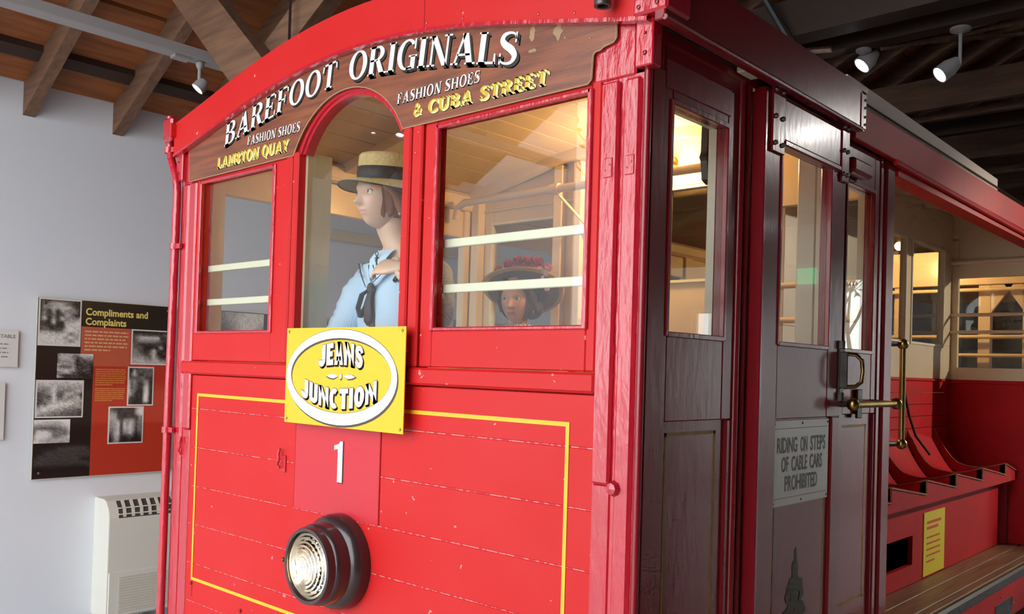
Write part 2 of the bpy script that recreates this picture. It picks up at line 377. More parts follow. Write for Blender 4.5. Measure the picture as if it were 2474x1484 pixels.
# cross beams of the roof beyond the car; the shaded ones in the darkened timber
for (y, z, h, d, m) in ((2.72, 3.40, .20, .14, 'beam_wood'), (3.03, 3.40, .18, .10, 'beam_wood'), (4.40, 3.40, .20, .05, 'rafter_wood'), (4.69, 3.40, .05, .05, 'rafter_wood'),
                     (5.12, 3.40, .16, .06, 'beam_wood'), (5.96, 3.40, .2, .05, 'rafter_wood'), (6.62, 3.4, .14, .05, 'rafter_wood'), (7.3, 3.4, .2, .05, 'rafter_wood'), (8.2, 3.4, .2, .05, 'rafter_wood')):
    part('cross_beam', G().box(-3.0, 5.6, y-d/2, y+d/2, z, z+h), m, ceiling)
for y in (1.0, 2.0, 3.6, 7.8):
    part('cross_beam', G().box(-.6, 5.6, y-.06, y+.06, 3.75, 3.95), 'beam_wood', ceiling)
part('strut', G().tube([(-1.08, 2.5, 3.75), (-.86, 2.62, 3.3)], .02, 8), 'rubber', ceiling)
part('strut', G().tube([(-.9, 2.85, 3.38), (-.2, 4.3, 3.75)], .018, 8), 'rafter_wood', ceiling)
part('strut', G().tube([(-.6, 3.1, 3.4), (.4, 4.3, 3.8)], .014, 8), 'rafter_wood', ceiling)
# steel lighting rail on the left
solo('lighting_rail', G().box(-2.945, -2.855, -3.2, 2.6, 3.065, 3.115, bev=.004).box(-2.925, -2.875, .26, .34, 3.05, 3.066).tube([(-2.9, -2.4, 3.11), (-2.9, -2.4, 3.58)], .01, 8).tube([(-2.9, 1.4, 3.11), (-2.9, 1.4, 3.58)], .01, 8),
     'steel_rail', 'grey steel lighting rail hung below the sloping timber roof', 'rail')
def spotlight(p, aim, label, r_=.035, ln=.075, stem=None, base=None, power=0, col=(1, .95, .88), angle=.9):
    t = thing('spotlight', p, label, 'spotlight')
    p = Vector(p); d = (Vector(aim)-p).normalized()
    part('lamp_head', G().lathe([(.001, -ln), (r_*.6, -ln), (r_, -ln*.5), (r_, 0), (r_*1.04, .006), (r_*.9, .006), (r_*.86, -.004)], p, d, 20), 'steel_rail', t, smooth=True)
    part('lamp_lens', G().lathe([(.0005, -.002), (r_*.87, -.002)], p, d, 20), 'spot_lens', t)
    top = stem or (p.x, p.y, p.z+.13)
    part('stem', G().tube([tuple(p-d*ln*.5), (top[0], top[1], p.z+.05), top], .009, 8), 'steel_rail', t, smooth=True)
    part('mount', G().lathe([(.001, 0), (base or .02, 0), (base or .02, -.012), (.012, -.03), (.001, -.03)], top, (0, 0, 1), 20), 'steel_rail', t, smooth=True)
    if power: lamp('spot_beam', 'SPOT', tuple(p+d*.02), power, col, .03, aim, angle)
    return t
spotlight((-2.9, .395, 2.935), (-3.3, -.6, 1.6), 'small lit spotlight hanging from the grey lighting rail', .032, .05, stem=(-2.9, .40, 3.062), power=10)
spotlight((-.27, 3.02, 3.17), (-.62, 2.72, 2.80), 'white stemmed spotlight under the dark cross beam at far right', .045, .11, stem=(-.19, 3.06, 3.4), base=.05, power=6)
spotlight((-.70, 3.10, 3.33), (-1.2, 2.65, 2.6), 'lit spotlight glowing among the dark roof beams above the car roof', .05, .1, stem=(-.68, 3.06, 3.4), base=.04, power=0)
# two more on the rail behind the camera, mirrored as small bright spots in the middle pane
spotlight((-2.9, -1.64, 2.985), (-2.5, -1.1, 1.2), 'lit rail spotlight mirrored as the larger bright spot in the middle window', .026, .05, stem=(-2.9, -1.66, 3.062), power=8)
spotlight((-2.9, -1.44, 2.955), (-2.55, -1.05, .6), 'lit rail spotlight mirrored as the smaller bright spot in the middle window', .014, .05, stem=(-2.9, -1.44, 3.062), power=8)
# spotlights out of frame to the right that shine on the side of the car
spotlight((1.75, 4.62, 3.44), (0, 1.0, 2.3), 'spotlight near the right wall aimed at the sliding door of the car', .05, .12, stem=(1.75, 4.7, 3.72), base=.05, power=30, angle=.8)
spotlight((2.6, 5.6, 2.95), (-.2, 2.95, 1.55), 'spotlight near the right wall aimed at the bench of the car', .045, .11, stem=(2.62, 5.66, 3.7), base=.05, power=330, angle=.62, col=(1, .88, .72))

# ---------------- exhibit panel on the left wall (u along Y, v down)
def photo_grid(name, parent, rows, y0, y1, z0, z1, x, noise=.05, sub=3, border=None):
    """a flat monochrome print: coarse grey values, interpolated, slight grain"""
    R_, C_ = len(rows), len(rows[0]); g = G(); g.c = []; rr = []
    nR, nC = (R_-1)*sub+1, (C_-1)*sub+1
    for i in range(nR):
        row = []
        for j in range(nC):
            a, b = i/sub, j/sub; i0, j0 = min(int(a), R_-2), min(int(b), C_-2); fa, fb = a-i0, b-j0
            val = lambda p, q: int(rows[p][q])/9.0
            vv = (val(i0, j0)*(1-fa)*(1-fb)+val(i0+1, j0)*fa*(1-fb)+val(i0, j0+1)*(1-fa)*fb+val(i0+1, j0+1)*fa*fb)
            vv = max(0, min(1, vv+random.uniform(-noise, noise)*1.6))
            vv = max(0, min(1, (vv-.42)*1.35+.46)); lin = .012+.78*vv**1.8
            row.append((x, y0+(y1-y0)*j/(nC-1), z1-(z1-z0)*i/(nR-1))); g.c.append((lin, lin*.98, lin*.95))
        rr.append(row)
    g.grid(rr)
    o = part(name, g, 'photo', parent, recalc=False)
    if border:
        part('photo_border', G().box(x-.0022, x-.0006, y0-border, y1+border, z0-border, z1+border), 'paper', parent)
    return o
PY0, PY1, PZ0, PZ1 = .116, .918, .914, 1.931
px = XL+.022
panel = thing('exhibit_panel', (XL, .5, 0.914), 'black and red exhibit panel with yellow heading and seven monochrome photographs on the wall', 'panel')
U = lambda u: PY0+(PY1-PY0)*u
V = lambda v: PZ1-(PZ1-PZ0)*v
part('backing_board', G().box(XL+.012, px-.001, PY0, PY1, PZ0, PZ1), 'panel_edge', panel)
part('black_print', G().box(px-.001, px, U(0.004), U(.392), V(.996), V(.004)).box(px-.001, px, U(.39), U(.996), V(.15), V(.004)), 'panel_black', panel)
part('red_print', G().box(px-.001, px, U(.392), U(.996), V(.996), V(.15)), 'panel_red', panel)
part('light_text_block', G().box(px, px+.0006, U(.30), U(.655), V(.372), V(.15)), 'panel_light', panel)
def dashes(y0, y1, z0, z1, n, x, seed, fill=.55, gap=.012):
    rnd = random.Random(seed); g = G(); h = (z1-z0)/n
    for i in range(n):
        yy = y0; za = z1-(i+.75)*h; end = y1-(0 if i < n-1 else (y1-y0)*.4)-rnd.uniform(0, .05)*(y1-y0)
        while yy < end-.005:
            ln = rnd.uniform(.012, .04); ln = min(ln, end-yy)
            g.box(x, x+.0005, yy, yy+ln, za, za+h*fill); yy += ln+gap*.5
    return g
part('text_lines', dashes(U(.325), U(.64), V(.29), V(.165), 6, px+.0007, 1, .4), 'panel_pale', panel)
part('text_lines', dashes(U(.41), U(.635), V(.485), V(.385), 8, px+.0003, 2, .6, .004), 'panel_orange', panel)
part('text_lines', dashes(U(.41), U(.63), V(.575), V(.495), 7, px+.0003, 3, .6, .004), 'panel_orange', panel)
PX = px+.003
photo_grid('photograph', panel, ['2223222221', '2345664311', '2446666531', '2415164441', '2424226421', '2715274546', '2217116678', '2312216777', '3332237876', '6666667366', '7777775856', '7777776467', '6777777877'],
           U(.018), U(.285), V(.258), V(.012), PX, .06, 3, .008)
photo_grid('photograph', panel, ['111111111112', '223222222334', '246666662223', '235555543221', '332222222111', '433211226112', '443213722121', '544324721212', '555543742122', '666655664433', '666666667654'],
           U(.672), U(.975), V(.35), V(.158), PX, .05, 3, .008)
photo_grid('photograph', panel, ['3555557788', '3666435666', '3666523445', '3555513232', '6555522321', '5333522231', '6666632321', '3566322221', '6322221112', '6522222221'],
           U(.142), U(.388), V(.442), V(.305), PX, .07, 3)
photo_grid('photograph', panel, ['777777767778', '666666666666', '555575555555', '444574444566', '234473366541', '233373363561', '324475556565', '233566777654', '466777665554', '677665544333', '765444333322', '544333333222'],
           U(.018), U(.32), V(.655), V(.462), PX, .07, 3, .008)
photo_grid('photograph', panel, ['8888888888', '7776666788', '6555555678', '4433334457', '3777544446', '4888744446', '5887644567', '6766566666', '7766665566'],
           U(.004), U(.245), V(.802), V(.672), PX, .05, 3)
photo_grid('photograph', panel, ['2222333444', '2263333333', '2464223333', '3333343222', '6453335522', '7353225622', '7343226722', '8442116821', '6531217821', '4221118811', '2211127721', '2211111111'],
           U(.655), U(.835), V(.592), V(.378), PX, .05, 3, .008)
photo_grid('photograph', panel, ['332222222577', '443222222688', '555222222577', '665222222244', '556525555244', '556727575344', '556727685343', '546726675243', '346725574233', '236622233122', '125611121112', '224411111111'],
           U(.522), U(.765), V(.812), V(.612), PX, .05, 3, .008)
photo_grid('photograph', panel, ['1111111111', '1111222221', '1122222222', '1222222222', '2222222211', '2222222222', '1111111112', '0000000000'],
           U(.012), U(.388), V(.96), V(.81), px+.0012, .02, 3)
for u_, v_ in ((.05, .965), (.94, .955), (.94, .03), (.05, .03)):
    part('fixing_cap', G().lathe([(.009, 0), (.009, .004), (.006, .007), (.0005, .007)], (px, U(u_), V(v_)), (1, 0, 0), 14), 'iron', panel, smooth=True)
def text_mesh(body, size, offset=0.0, align='LEFT', spacing=1.0, font_scale_x=1.0):
    """2-d outlines of a word as (verts, faces) in the local xy plane"""
    cu = bpy.data.curves.new('lettering', 'FONT'); cu.body = body; cu.size = size; cu.offset = offset; cu.align_x = align
    cu.space_character = spacing; cu.resolution_u = 3
    o = bpy.data.objects.new('lettering', cu); COL.objects.link(o)
    dg = bpy.context.evaluated_depsgraph_get(); me = o.evaluated_get(dg).to_mesh()
    vs = [(v.co.x*font_scale_x, v.co.y) for v in me.vertices]; fs = [tuple(p.vertices) for p in me.polygons]
    o.evaluated_get(dg).to_mesh_clear(); bpy.data.objects.remove(o); bpy.data.curves.remove(cu)
    return vs, fs
def wall_text(name, body, size, y, z, x, m, parent, offset=0.0, sx=1.0, align='LEFT'):
    vs, fs = text_mesh(body, size, offset, align, 1.0, sx)
    g = G(); g.add([(x, y+a, z+b) for a, b in vs], fs)
    return part(name, g, m, parent, recalc=False)
wall_text('heading', 'Compliments and', .056, U(.325), V(.083), px+.0008, 'heading', panel, .0016, .92)
wall_text('heading', 'Complaints', .056, U(.325), V(.138), px+.0008, 'heading', panel, .0016, .92)
wall_text('photo_caption', 'CABLE CAR', .022, U(.735), V(.205), PX+.0006, 'paper', panel, .0006, 1.0)
# small framed papers cut by the left frame edge
paper = thing('framed_notice', (XL, -.10, 1.54), 'pale printed timetable sheet at the left edge of the photo, beside the exhibit panel', 'notice')
part('sheet', G().box(XL+.004, XL+.018, -.36, .027, 1.536, 1.735), 'paper', paper)
wall_text('lettering', 'TIME-TABLE', .027, .012, 1.694, XL+.0186, 'print_grey', paper, .0005, 1.0, 'RIGHT')
part('text_lines', dashes(-.34, -.01, 1.56, 1.675, 5, XL+.0185, 9, .25), 'print_grey', paper)
paper = thing('framed_notice', (XL, -.2, 1.14), 'pale sheet low at the left edge of the photo, under the timetable sheet', 'notice')
part('sheet', G().box(XL+.004, XL+.018, -.36, -.03, 1.143, 1.452), 'paper', paper)
part('text_lines', dashes(-.34, -.06, 1.18, 1.42, 10, XL+.0185, 10, .25), 'print_grey', paper)
# second exhibit panel further along the wall, seen through the car windows
p2 = thing('exhibit_panel', (XL, 1.7, .9), 'monochrome exhibit panel seen through the left window of the car', 'panel')
part('backing_board', G().box(XL+.012, XL+.022, 1.22, 2.05, .9, 1.93), 'panel_black', p2)
photo_grid('photograph', p2, ['4555677777', '3456777777', '2345677765', '2233677654', '2333356777', '1223344567', '2112232233', '2233223223', '4433332222'], 1.225, 1.54, 1.55, 1.925, XL+.0235, .06, 4)
photo_grid('photograph', p2, ['7777777777', '5555566666', '3344444444', '3333333333', '2222222222'], 1.56, 2.04, .95, 1.75, XL+.0235, .06, 4)
wall_text('heading', 'THE', .05, 1.60, 1.83, XL+.0235, 'heading', p2, .001)
solo('wall_cable_duct', G().box(XL, XL+.05, 1.95, 7, 2.50, 2.57, bev=.004), 'cream', 'cream boxed duct along the left wall, seen through the middle window', 'duct')
p3 = thing('exhibit_panel', (XL, 3.6, 1.2), 'grey exhibit panel far along the left wall beyond the car', 'panel')
part('backing_board', G().box(XL+.012, XL+.022, 3.3, 4.1, 1.2, 2.0), 'steel_rail', p3)
photo_grid('photograph', p3, ['2222333444', '2263333333', '2464223333', '3333343222'], 3.33, 4.07, 1.25, 1.97, XL+.0235, .05, 4)

# ---------------- floor console air conditioner
ac = thing('air_conditioner', (XL, .75, .115), 'ivory floor console air conditioner with louvres under the exhibit panel', 'air conditioner')
a0, a1, zb, zt, dp = .482, 1.30, .115, .79, .20
prof = [(XL, zb), (XL+dp-.02, zb), (XL+dp, zb+.02), (XL+dp, zt-.10), (XL+dp-.012, zt-.05), (XL+dp-.05, zt-.008), (XL+dp-.08, zt), (XL, zt)]
part('casing', G().prism(prof, 'Y', a0, a1), 'plastic', ac)
part('end_cheek', G().prism([(x_-.001, z_) for x_, z_ in prof], 'Y', a0-.004, a0), 'plastic', ac)
part('lower_front', G().box(XL+dp-.002, XL+dp+.006, a0+.002, a1-.002, zb+.012, zb+.265, bev=.004), 'plastic', ac)
part('vent_opening', G().prism([(XL+dp-.006, zt-.105), (XL+dp+.0012, zt-.104), (XL+dp-.010, zt-.05), (XL+dp-.045, zt-.010), (XL+dp-.055, zt-.018)], 'Y', a0+.05, a1-.05), 'dark_slot', ac)
for i in range(14):
    y = a0+.075+i*.05
    part('louvre', G().prism([(XL+dp-.004, zt-.10), (XL+dp+.003, zt-.098), (XL+dp-.006, zt-.05), (XL+dp-.04, zt-.008), (XL+dp-.05, zt-.02)], 'Y', y, y+.018), 'plastic', ac)
for z_ in (zt-.085, zt-.05):
    part('louvre_bar', G().box(XL+dp-.012, XL+dp+(.006 if z_ < zt-.06 else -.002), a0+.05, a1-.05, z_, z_+.006), 'plastic', ac)
for i in range(14):
    part('intake_slat', G().box(XL+dp+.005, XL+dp+.009, a0+.06, a1-.06, zb+.03+i*.015, zb+.038+i*.015), 'panel_edge', ac)
solo('pipe_cover', G().box(XL+.02, XL+.06, .75, .80, .0, .12, bev=.004), 'print_grey', 'short dark pipe under the ivory air conditioner', 'pipe')

# ---------------- exit sign by the far door
solo('exit_sign', G().box(3.85, 4.25, YB-.06, YB-.01, 2.9, 3.12, bev=.01), 'exit_green', 'green lit exit sign beside the taller glazed door of the far wall', 'sign')
# ================================================================== the cable car
XC = -1.12                                   # centre line
def arc(x, top): return top-.127*(x-XC)**2
def bow(x, up=0.0): return 2.604-.194*(x-XC)**2+.042*(x-XC)**4+up
car = thing('cable_car', (XC, 3.0, 0), 'red vintage cable car with wooden fascia sign, arched middle window and maroon sliding door', 'cable car')
LEN = 7.2; ZFLOOR = .72
def cp(name, g, m, **k): return part(name, g, m, car, **k)

# ---- front: horizontal planks below the belt rail
joints = [1.546, 1.413, 1.262, 1.111, .963, .812, .664, .52]
for i in range(7):
    z1, z0 = joints[i], joints[i+1]
    spans = [(-2.165, -.128)]
    if i in (1, 2): spans = [(-2.165, -1.392), (-.938, -.128)]
    for (a, b) in spans:
        cp('plank', G().box(a, b, 0.0, .03, z0+.0011, z1-.0011, bev=.0022), 'red')
        if i: cp('plank_seam', G().box(a, b, .0012, .02, z1-.0016, z1+.0016), 'seam')
cp('backing_wall', G().box(-2.19, -.02, .028, .05, .5, 1.58), 'red')
cp('number_panel', G().box(-1.389, -.941, -.0015, .03, joints[3]+.001, joints[1]-.001, bev=.002), 'plate_red')
cp('belt_rail', G().box(-2.185, -.122, -.016, .04, 1.548, 1.600, bev=.007), 'red', smooth=False)
def frame_rect(g, x0, x1, z0, z1, w_, y, mi=0):
    quad(g, x0, x1, z1-w_, z1, y, mi); quad(g, x0, x1, z0, z0+w_, y, mi)
    quad(g, x0, x0+w_, z0+w_, z1-w_, y, mi); quad(g, x1-w_, x1, z0+w_, z1-w_, y, mi); return g
cp('coach_line', frame_rect(G(), -2.066, -.205, .748, 1.474, .0115, -.0008), 'coach_yellow', label='thin yellow lining on the red front')
# ---- corner posts of the front
for s_, nm in ((1, 'right'), (-1, 'left')):
    X = lambda x: x if s_ > 0 else 2*XC-x
    cp('corner_post', G().box(X(-.128), X(-.074), -.012, .05, 1.33, 2.31, bev=.006).box(X(-.128), X(-.074), -.004, .05, .5, 1.33, bev=.004), 'red_thick')
    cp('corner_post', G().box(X(-.064), X(-.012), -.010, .05, .5, 2.31, bev=.008), 'red_thick')
    cp('corner_core', G().box(X(-.13), X(-.0), .0, .06, .5, 2.46), 'red_thick')
    cp('corner_head', G().box(X(-.175), X(-.030), -.005, .05, 2.314, 2.462, bev=.006), 'red_thick')
    cp('corner_bead', G().tube([(X(-.002), .006, .5), (X(-.002), .006, 2.33)], .010, 10), 'maroon_edge', smooth=True)
    b1 = cp('head_plate', G().box(X(-.024), X(.026), -.020, .02, 2.325, 2.437, bev=.003), 'red_thick', label='riveted plate at the top of the corner')
    for dz, rr in ((2.355, .0065), (2.402, .004)):
        part('rivet', G().lathe([(.0005, .005), (rr*.7, .004), (rr, 0)], (X(.004), -.020, dz), (0, -1, 0), 10), 'maroon', b1, smooth=True)
cp('corner_knob', G().lathe([(.0005, .018), (.014, .014), (.02, 0)], (-.058, -.010, 1.325), (0, -1, 0), 8), 'red_thick')
for z_, x_, y_ in ((2.098, -.100, -.012), (2.098, -.038, -.010)):
    hp = cp('hinge_patch', G().box(x_-.014, x_+.014, y_-.0022, y_+.002, z_-.024, z_+.024, bev=.002), 'red_thick')
    for dx_ in (-.006, .007): part('screw_hole', G().lathe([(.0005, .0006), (.0026, .0006)], (x_+dx_, y_-.0022, z_+dx_), (0, -1, 0), 8), 'maroon', hp)
# ---- front windows: two side sashes with glass and guard bars
def sash(x0, x1, gx0, gx1, z0=1.602, z1=2.34, gz0=1.712, gz1=2.300):
    g = G()
    g.box(x0, gx0, -.004, .035, z0, z1, bev=.003).box(gx1, x1, -.004, .035, z0, z1, bev=.003)
    g.box(gx0, gx1, -.004, .035, z0, gz0, bev=.003).box(gx0, gx1, -.004, .035, gz1, z1, bev=.003)
    s_ = cp('window_sash', g, 'red')
    b = .011
    part('glazing_bead', G().box(gx0-.006, gx0+b, -.012, .004, gz0-.006, gz1+.006, bev=.003).box(gx1-b, gx1+.006, -.012, .004, gz0-.006, gz1+.006, bev=.003)
         .box(gx0, gx1, -.012, .004, gz1-b*.6, gz1+.006, bev=.003).box(gx0, gx1, -.010, .004, gz0-.006, gz0+b*.5, bev=.003), 'red_thick', s_)
    part('pane', G().box(gx0, gx1, .010, .014, gz0, gz1), 'glass', s_)
    for zc in (1.966, 1.833):
        part('guard_bar', G().box(gx0-.085, gx1-.02, .038, .052, zc-.0125, zc+.0125, bev=.002), 'cream_bar', s_)
    return s_
sash(-2.15, -1.49, -2.085, -1.562)
sash(-.775, -.132, -.722, -.160)
# ---- middle opening posts, arch and its pane
ax, ar, az = -1.148, .291, 2.194
for xa, xb in ((-1.487, -1.452), (-1.446, -1.414), (-.868, -.832), (-.826, -.780)):
    cp('window_post', G().box(xa, xb, -.012, .045, 1.60, 2.33, bev=.005), 'red')
def arch_pts(r_, n=20, cx=ax, cz=az, zmin=2.318):
    a0 = math.asin(min(1, (zmin-cz)/r_)); return [(cx+r_*math.cos(PI-a0-(PI-2*a0)*i/n), cz+r_*math.sin(PI-a0-(PI-2*a0)*i/n)) for i in range(n+1)]
g = G()
for ra, rb, ya, yb in ((.291, .303, -.004, .045), (.279, .291, .004, .04)):
    o_, i_ = arch_pts(rb), arch_pts(ra)
    g.prism(o_+i_[::-1], 'Y', ya, yb)
cp('window_arch', g, 'red_thick', smooth=True)
cp('middle_sill', G().box(-1.42, -.86, -.01, .05, 1.60, 1.70, bev=.004), 'red')
for xa, xb in ((-1.414, -1.402), (-.880, -.868)):
    cp('inner_jamb', G().box(xa, xb, .02, .12, 1.62, 2.33), 'olive_cream')
cp('middle_pane', G().prism([(-1.414, 1.70)]+arch_pts(.285)+[(-.868, 1.70)], 'Y', .020, .023), 'glass')
# ---- head wall behind the sign and the bowed roof board
n = 24; xs = [-2.21+(2.19+.005)*i/n for i in range(n+1)]
arch_b = arch_pts(.30)
lower = [(-2.21, 2.318)]+arch_b+[(-.005, 2.318)]
g = G(); g.prism([(x, bow(x, .02)) for x in xs]+lower[::-1], 'Y', .0, .03); cp('head_wall', g, 'red')
x0b, x1b = -2.262, .018
xs2 = [x0b+(x1b-x0b)*i/32 for i in range(33)]
g = G(); g.prism([(x, bow(x, .135)) for x in xs2]+[(x, bow(x, .008)) for x in xs2[::-1]], 'Y', -.035, .05); cp('roof_bow_board', g, 'red', label='deep curved red board under the front edge of the roof')
g = G(); g.prism([(x, bow(x, .010)) for x in xs2]+[(x, bow(x)) for x in xs2[::-1]], 'Y', -.038, -.015); cp('bow_moulding', g, 'red_thick')
for x in (-.75, -.60, -.32, -.2):
    cp('screw_head', G().lathe([(.0005, .003), (.004, .002), (.005, 0)], (x, -.035, bow(x, .025)), (0, -1, 0), 8), 'red_thick', smooth=True)
cp('board_joint', G().box(-.762, -.760, -.0356, -.034, bow(-.76, .01), bow(-.76, .13)), 'maroon')
bl = cp('end_block', G().box(-2.335, -2.262, -.05, .06, 2.49, 2.585, bev=.008), 'red_thick')
part('end_clip', G().box(-2.262, -2.245, -.06, -.03, 2.50, 2.555, bev=.003), 'red', bl)
cp('end_block', G().box(-.018, .078, -.045, .06, 2.437, 2.50, bev=.006).box(.0, .078, -.045, .06, 2.50, 2.572, bev=.006), 'red_thick')
for x in (.0, .05):
    cp('screw_head', G().lathe([(.0005, .004), (.005, .003), (.006, 0)], (x, -.045, 2.455), (0, -1, 0), 8), 'maroon', smooth=True)
dr = cp('pipe_stub', G().tube([(-.082, -.075, 2.50), (-.082, -.075, 2.585), (-.082, -.06, 2.602), (-.082, -.02, 2.606)], .019, 14), 'red', smooth=True)
part('pipe_mouth', G().lathe([(.013, .0), (.021, .0), (.021, .032), (.015, .034), (.013, .0)], (-.082, -.075, 2.468), (0, 0, 1), 16), 'iron', dr, smooth=True)
# ---- drain pipe at the left corner
g = G().tube([(-2.33, -.02, 2.60), (-2.325, -.02, 2.47), (-2.31, -.02, 2.42), (-2.262, -.02, 2.34), (-2.25, -.02, 2.28), (-2.252, -.02, 2.0), (-2.262, -.02, 1.3), (-2.266, -.02, .5)], .0165, 12)
dp_ = cp('drain_pipe', g, 'red_thick', smooth=True, label='red drain pipe running down the left corner')
for z_, x_ in ((2.46, -2.324), (2.06, -2.252), (1.32, -2.262)):
    part('pipe_clip', G().lathe([(.017, -.012), (.022, -.012), (.022, .012), (.017, .012)], (x_, -.02, z_), (0, 0, 1), 12).box(x_, x_+.05, -.026, -.014, z_-.01, z_+.01), 'red_thick', dp_)
# ---- small hooks on the front
for (x, z) in ((-1.460, 1.262), (-2.157, 1.25)):
    h = cp('lamp_hook', G().box(x-.008, x+.018, -.006, 0, z-.036, z+.022, bev=.002), 'plate_red')
    part('hook_tongue', G().tube([(x-.006, -.012, z+.045), (x-.012, -.014, z+.025), (x, -.018, z+.008), (x-.012, -.018, z-.01), (x, -.014, z-.02)], .005, 8), 'plate_red', h, smooth=True)
for (x, z) in ((-2.06, .735), (-1.70, .70)):
    cp('small_bolt', G().lathe([(.0005, .008), (.006, .006), (.008, 0)], (x, 0, z), (0, -1, 0), 8), 'maroon')
    cp('slot', G().box(x-.004, x+.004, -.001, 0, z-.05, z-.01), 'maroon')

# ---- headlamp
lx, lz = -1.118, .978
hl = cp('headlamp', G().lathe([(.150, 0), (.150, -.03), (.147, -.042), (.136, -.056), (.128, -.060), (.126, -.066), (.127, -.095), (.124, -.104), (.118, -.108), (.117, -.112), (.119, -.128), (.116, -.134), (.106, -.134), (.104, -.122), (.104, -.06)], (lx, 0, lz), (0, 1, 0), 48), 'dark_iron', smooth=True, label='round dark headlamp with lit ribbed lens')
part('reflector', G().lathe([(.102, -.118), (.085, -.075), (.05, -.045), (.001, -.035)], (lx, 0, lz), (0, 1, 0), 32), 'silver', hl, smooth=True)
pr = []; rr = .1045; k = 0
while rr > .006:
    dome = -.122-.030*(1-(rr/.1045)**2)
    pr.append((rr, dome)); pr.append((rr-.0035, dome-.005)); pr.append((rr-.0105, -.122-.030*(1-((rr-.0105)/.1045)**2)+.0005)); rr -= .0115
pr.append((.0005, -.153)); pr += [(.0005, -.116), (.06, -.116), (.1045, -.116), (.1045, -.122)]
part('lens', G().lathe(pr, (lx, 0, lz), (0, 1, 0), 48), 'lens', hl, smooth=True)
part('bulb', G().ball((lx+.012, -.085, lz+.004), .030, 16), 'bulb', hl, smooth=True)
part('thumb_screw', G().lathe([(.004, 0), (.004, .016), (.007, .017), (.007, .026), (.0005, .027)], (lx-.118, -.12, lz-.004), (-1, 0, 0), 10), 'brass', hl, smooth=True)
lamp('headlamp_light', 'POINT', (lx, -.10, lz), 2.2, (1, .78, .5), .03)

# ================= right side of the front compartment
def fixed_bay(y0, y1, gy0, gy1, stripe, zlow=.5):
    gz0, gz1 = 1.705, 2.268
    b = cp('side_bay', G().box(-.035, 0, y0, gy0, zlow, 2.44, bev=.003).box(-.035, 0, gy1, y1, 1.484, 2.44, bev=.003).box(-.035, 0, gy1+.032, y1, zlow, 1.484, bev=.003)
           .box(-.035, 0, gy0, gy1, gz1, 2.44, bev=.003).box(-.035, -.001, gy0, gy1, 1.484, gz0, bev=.003)
           .box(-.035, -.010, gy0-.01, gy1+.03, zlow, 1.484), 'maroon')
    part('pane', G().box(-.020, -.016, gy0, gy1, gz0, gz1), 'glass', b)
    part('glazing_bead', G().box(-.012, .004, gy0-.010, gy0+.004, gz0-.01, gz1+.01, bev=.002).box(-.012, .004, gy1-.004, gy1+.010, gz0-.01, gz1+.01, bev=.002)
         .box(-.012, .005, gy0, gy1, gz1-.003, gz1+.012, bev=.002).box(-.012, .005, gy0, gy1, gz0-.012, gz0+.002, bev=.002), 'maroon_edge', b)
    s0, s1, sz0, sz1 = stripe
    w_ = .009
    part('lining', G().box(-.0102, -.0092, s0, s1, sz1-w_, sz1).box(-.0102, -.0092, s0, s1, sz0, sz0+w_).box(-.0102, -.0092, s0, s0+w_, sz0, sz1).box(-.0102, -.0092, s1-w_, s1, sz0, sz1), 'dull_yellow', b)
    part('inner_frame', G().box(-.060, -.036, y0, gy0-.002, zlow+.2, 2.42).box(-.060, -.036, gy1+.002, y1, zlow+.2, 2.42).box(-.055, -.036, gy0, gy1, zlow+.2, gz0-.004).box(-.055, -.036, gy0, gy1, gz1+.004, 2.42), 'cream_bar', b)
    return b
b1 = fixed_bay(.035, .47, .113, .389, (.13, .378, .84, 1.456))
part('corner_stile', G().box(-.03, .004, .018, .075, .5, 2.34, bev=.004), 'maroon', b1)
part('edge_bead', G().tube([(.0, .458, .5), (.0, .458, 2.44)], .011, 10).tube([(.0, .492, .5), (.0, .492, 2.44)], .009, 10), 'maroon_edge', b1, smooth=True)
part('edge_board', G().box(-.04, -.002, .468, .528, .5, 2.44, bev=.003), 'maroon', b1)
part('letter_board', G().box(-.002, .003, .075, .40, 2.300, 2.438, bev=.002), 'maroon', b1)
b3 = fixed_bay(1.095, 1.49, 1.200, 1.446, (1.207, 1.436, .838, 1.447))
part('edge_board', G().box(-.05, .004, 1.492, 1.520, .5, 2.41, bev=.003), 'maroon_edge', b3)
part('end_post', G().box(-.06, .012, 1.535, 1.615, .5, 2.405, bev=.006).box(-.06, 0, 1.515, 1.54, .5, 2.405), 'maroon', b3)
part('roller_box', G().box(-.0, .05, 1.135, 1.30, 2.285, 2.335, bev=.01), 'maroon', b3)
# ---- sliding door, hung outside the wall line
DX = .040
y0, y1, gy0, gy1 = .520, 1.082, .629, .976
door = cp('sliding_door', G().box(DX-.035, DX, y0, gy0, .5, 2.41, bev=.003).box(DX-.035, DX, gy1, y1, 1.482, 2.41, bev=.003).box(DX-.035, DX, 1.022, y1, .5, 1.482, bev=.003)
          .box(DX-.035, DX, gy0, gy1, 2.266, 2.41, bev=.003).box(DX-.035, DX-.001, gy0, gy1, 1.482, 1.703, bev=.003)
          .box(DX-.035, DX-.010, gy0-.01, gy1+.045, .5, 1.482), 'maroon', label='maroon panelled sliding door with one glass pane')
part('leading_edge', G().box(DX-.04, DX+.003, y0-.003, y0+.012, .5, 2.40, bev=.003), 'maroon_edge', door)
part('pane', G().box(DX-.020, DX-.016, gy0, gy1, 1.703, 2.264), 'glass', door)
part('glazing_bead', G().box(DX-.012, DX+.004, gy0-.008, gy0+.004, 1.695, 2.27, bev=.002).box(DX-.012, DX+.004, gy1-.004, gy1+.008, 1.695, 2.27, bev=.002)
     .box(DX-.012, DX+.012, gy0-.004, gy1+.05, 2.262, 2.280, bev=.004).box(DX-.012, DX+.005, gy0, gy1, 1.692, 1.705, bev=.002), 'maroon_edge', door)
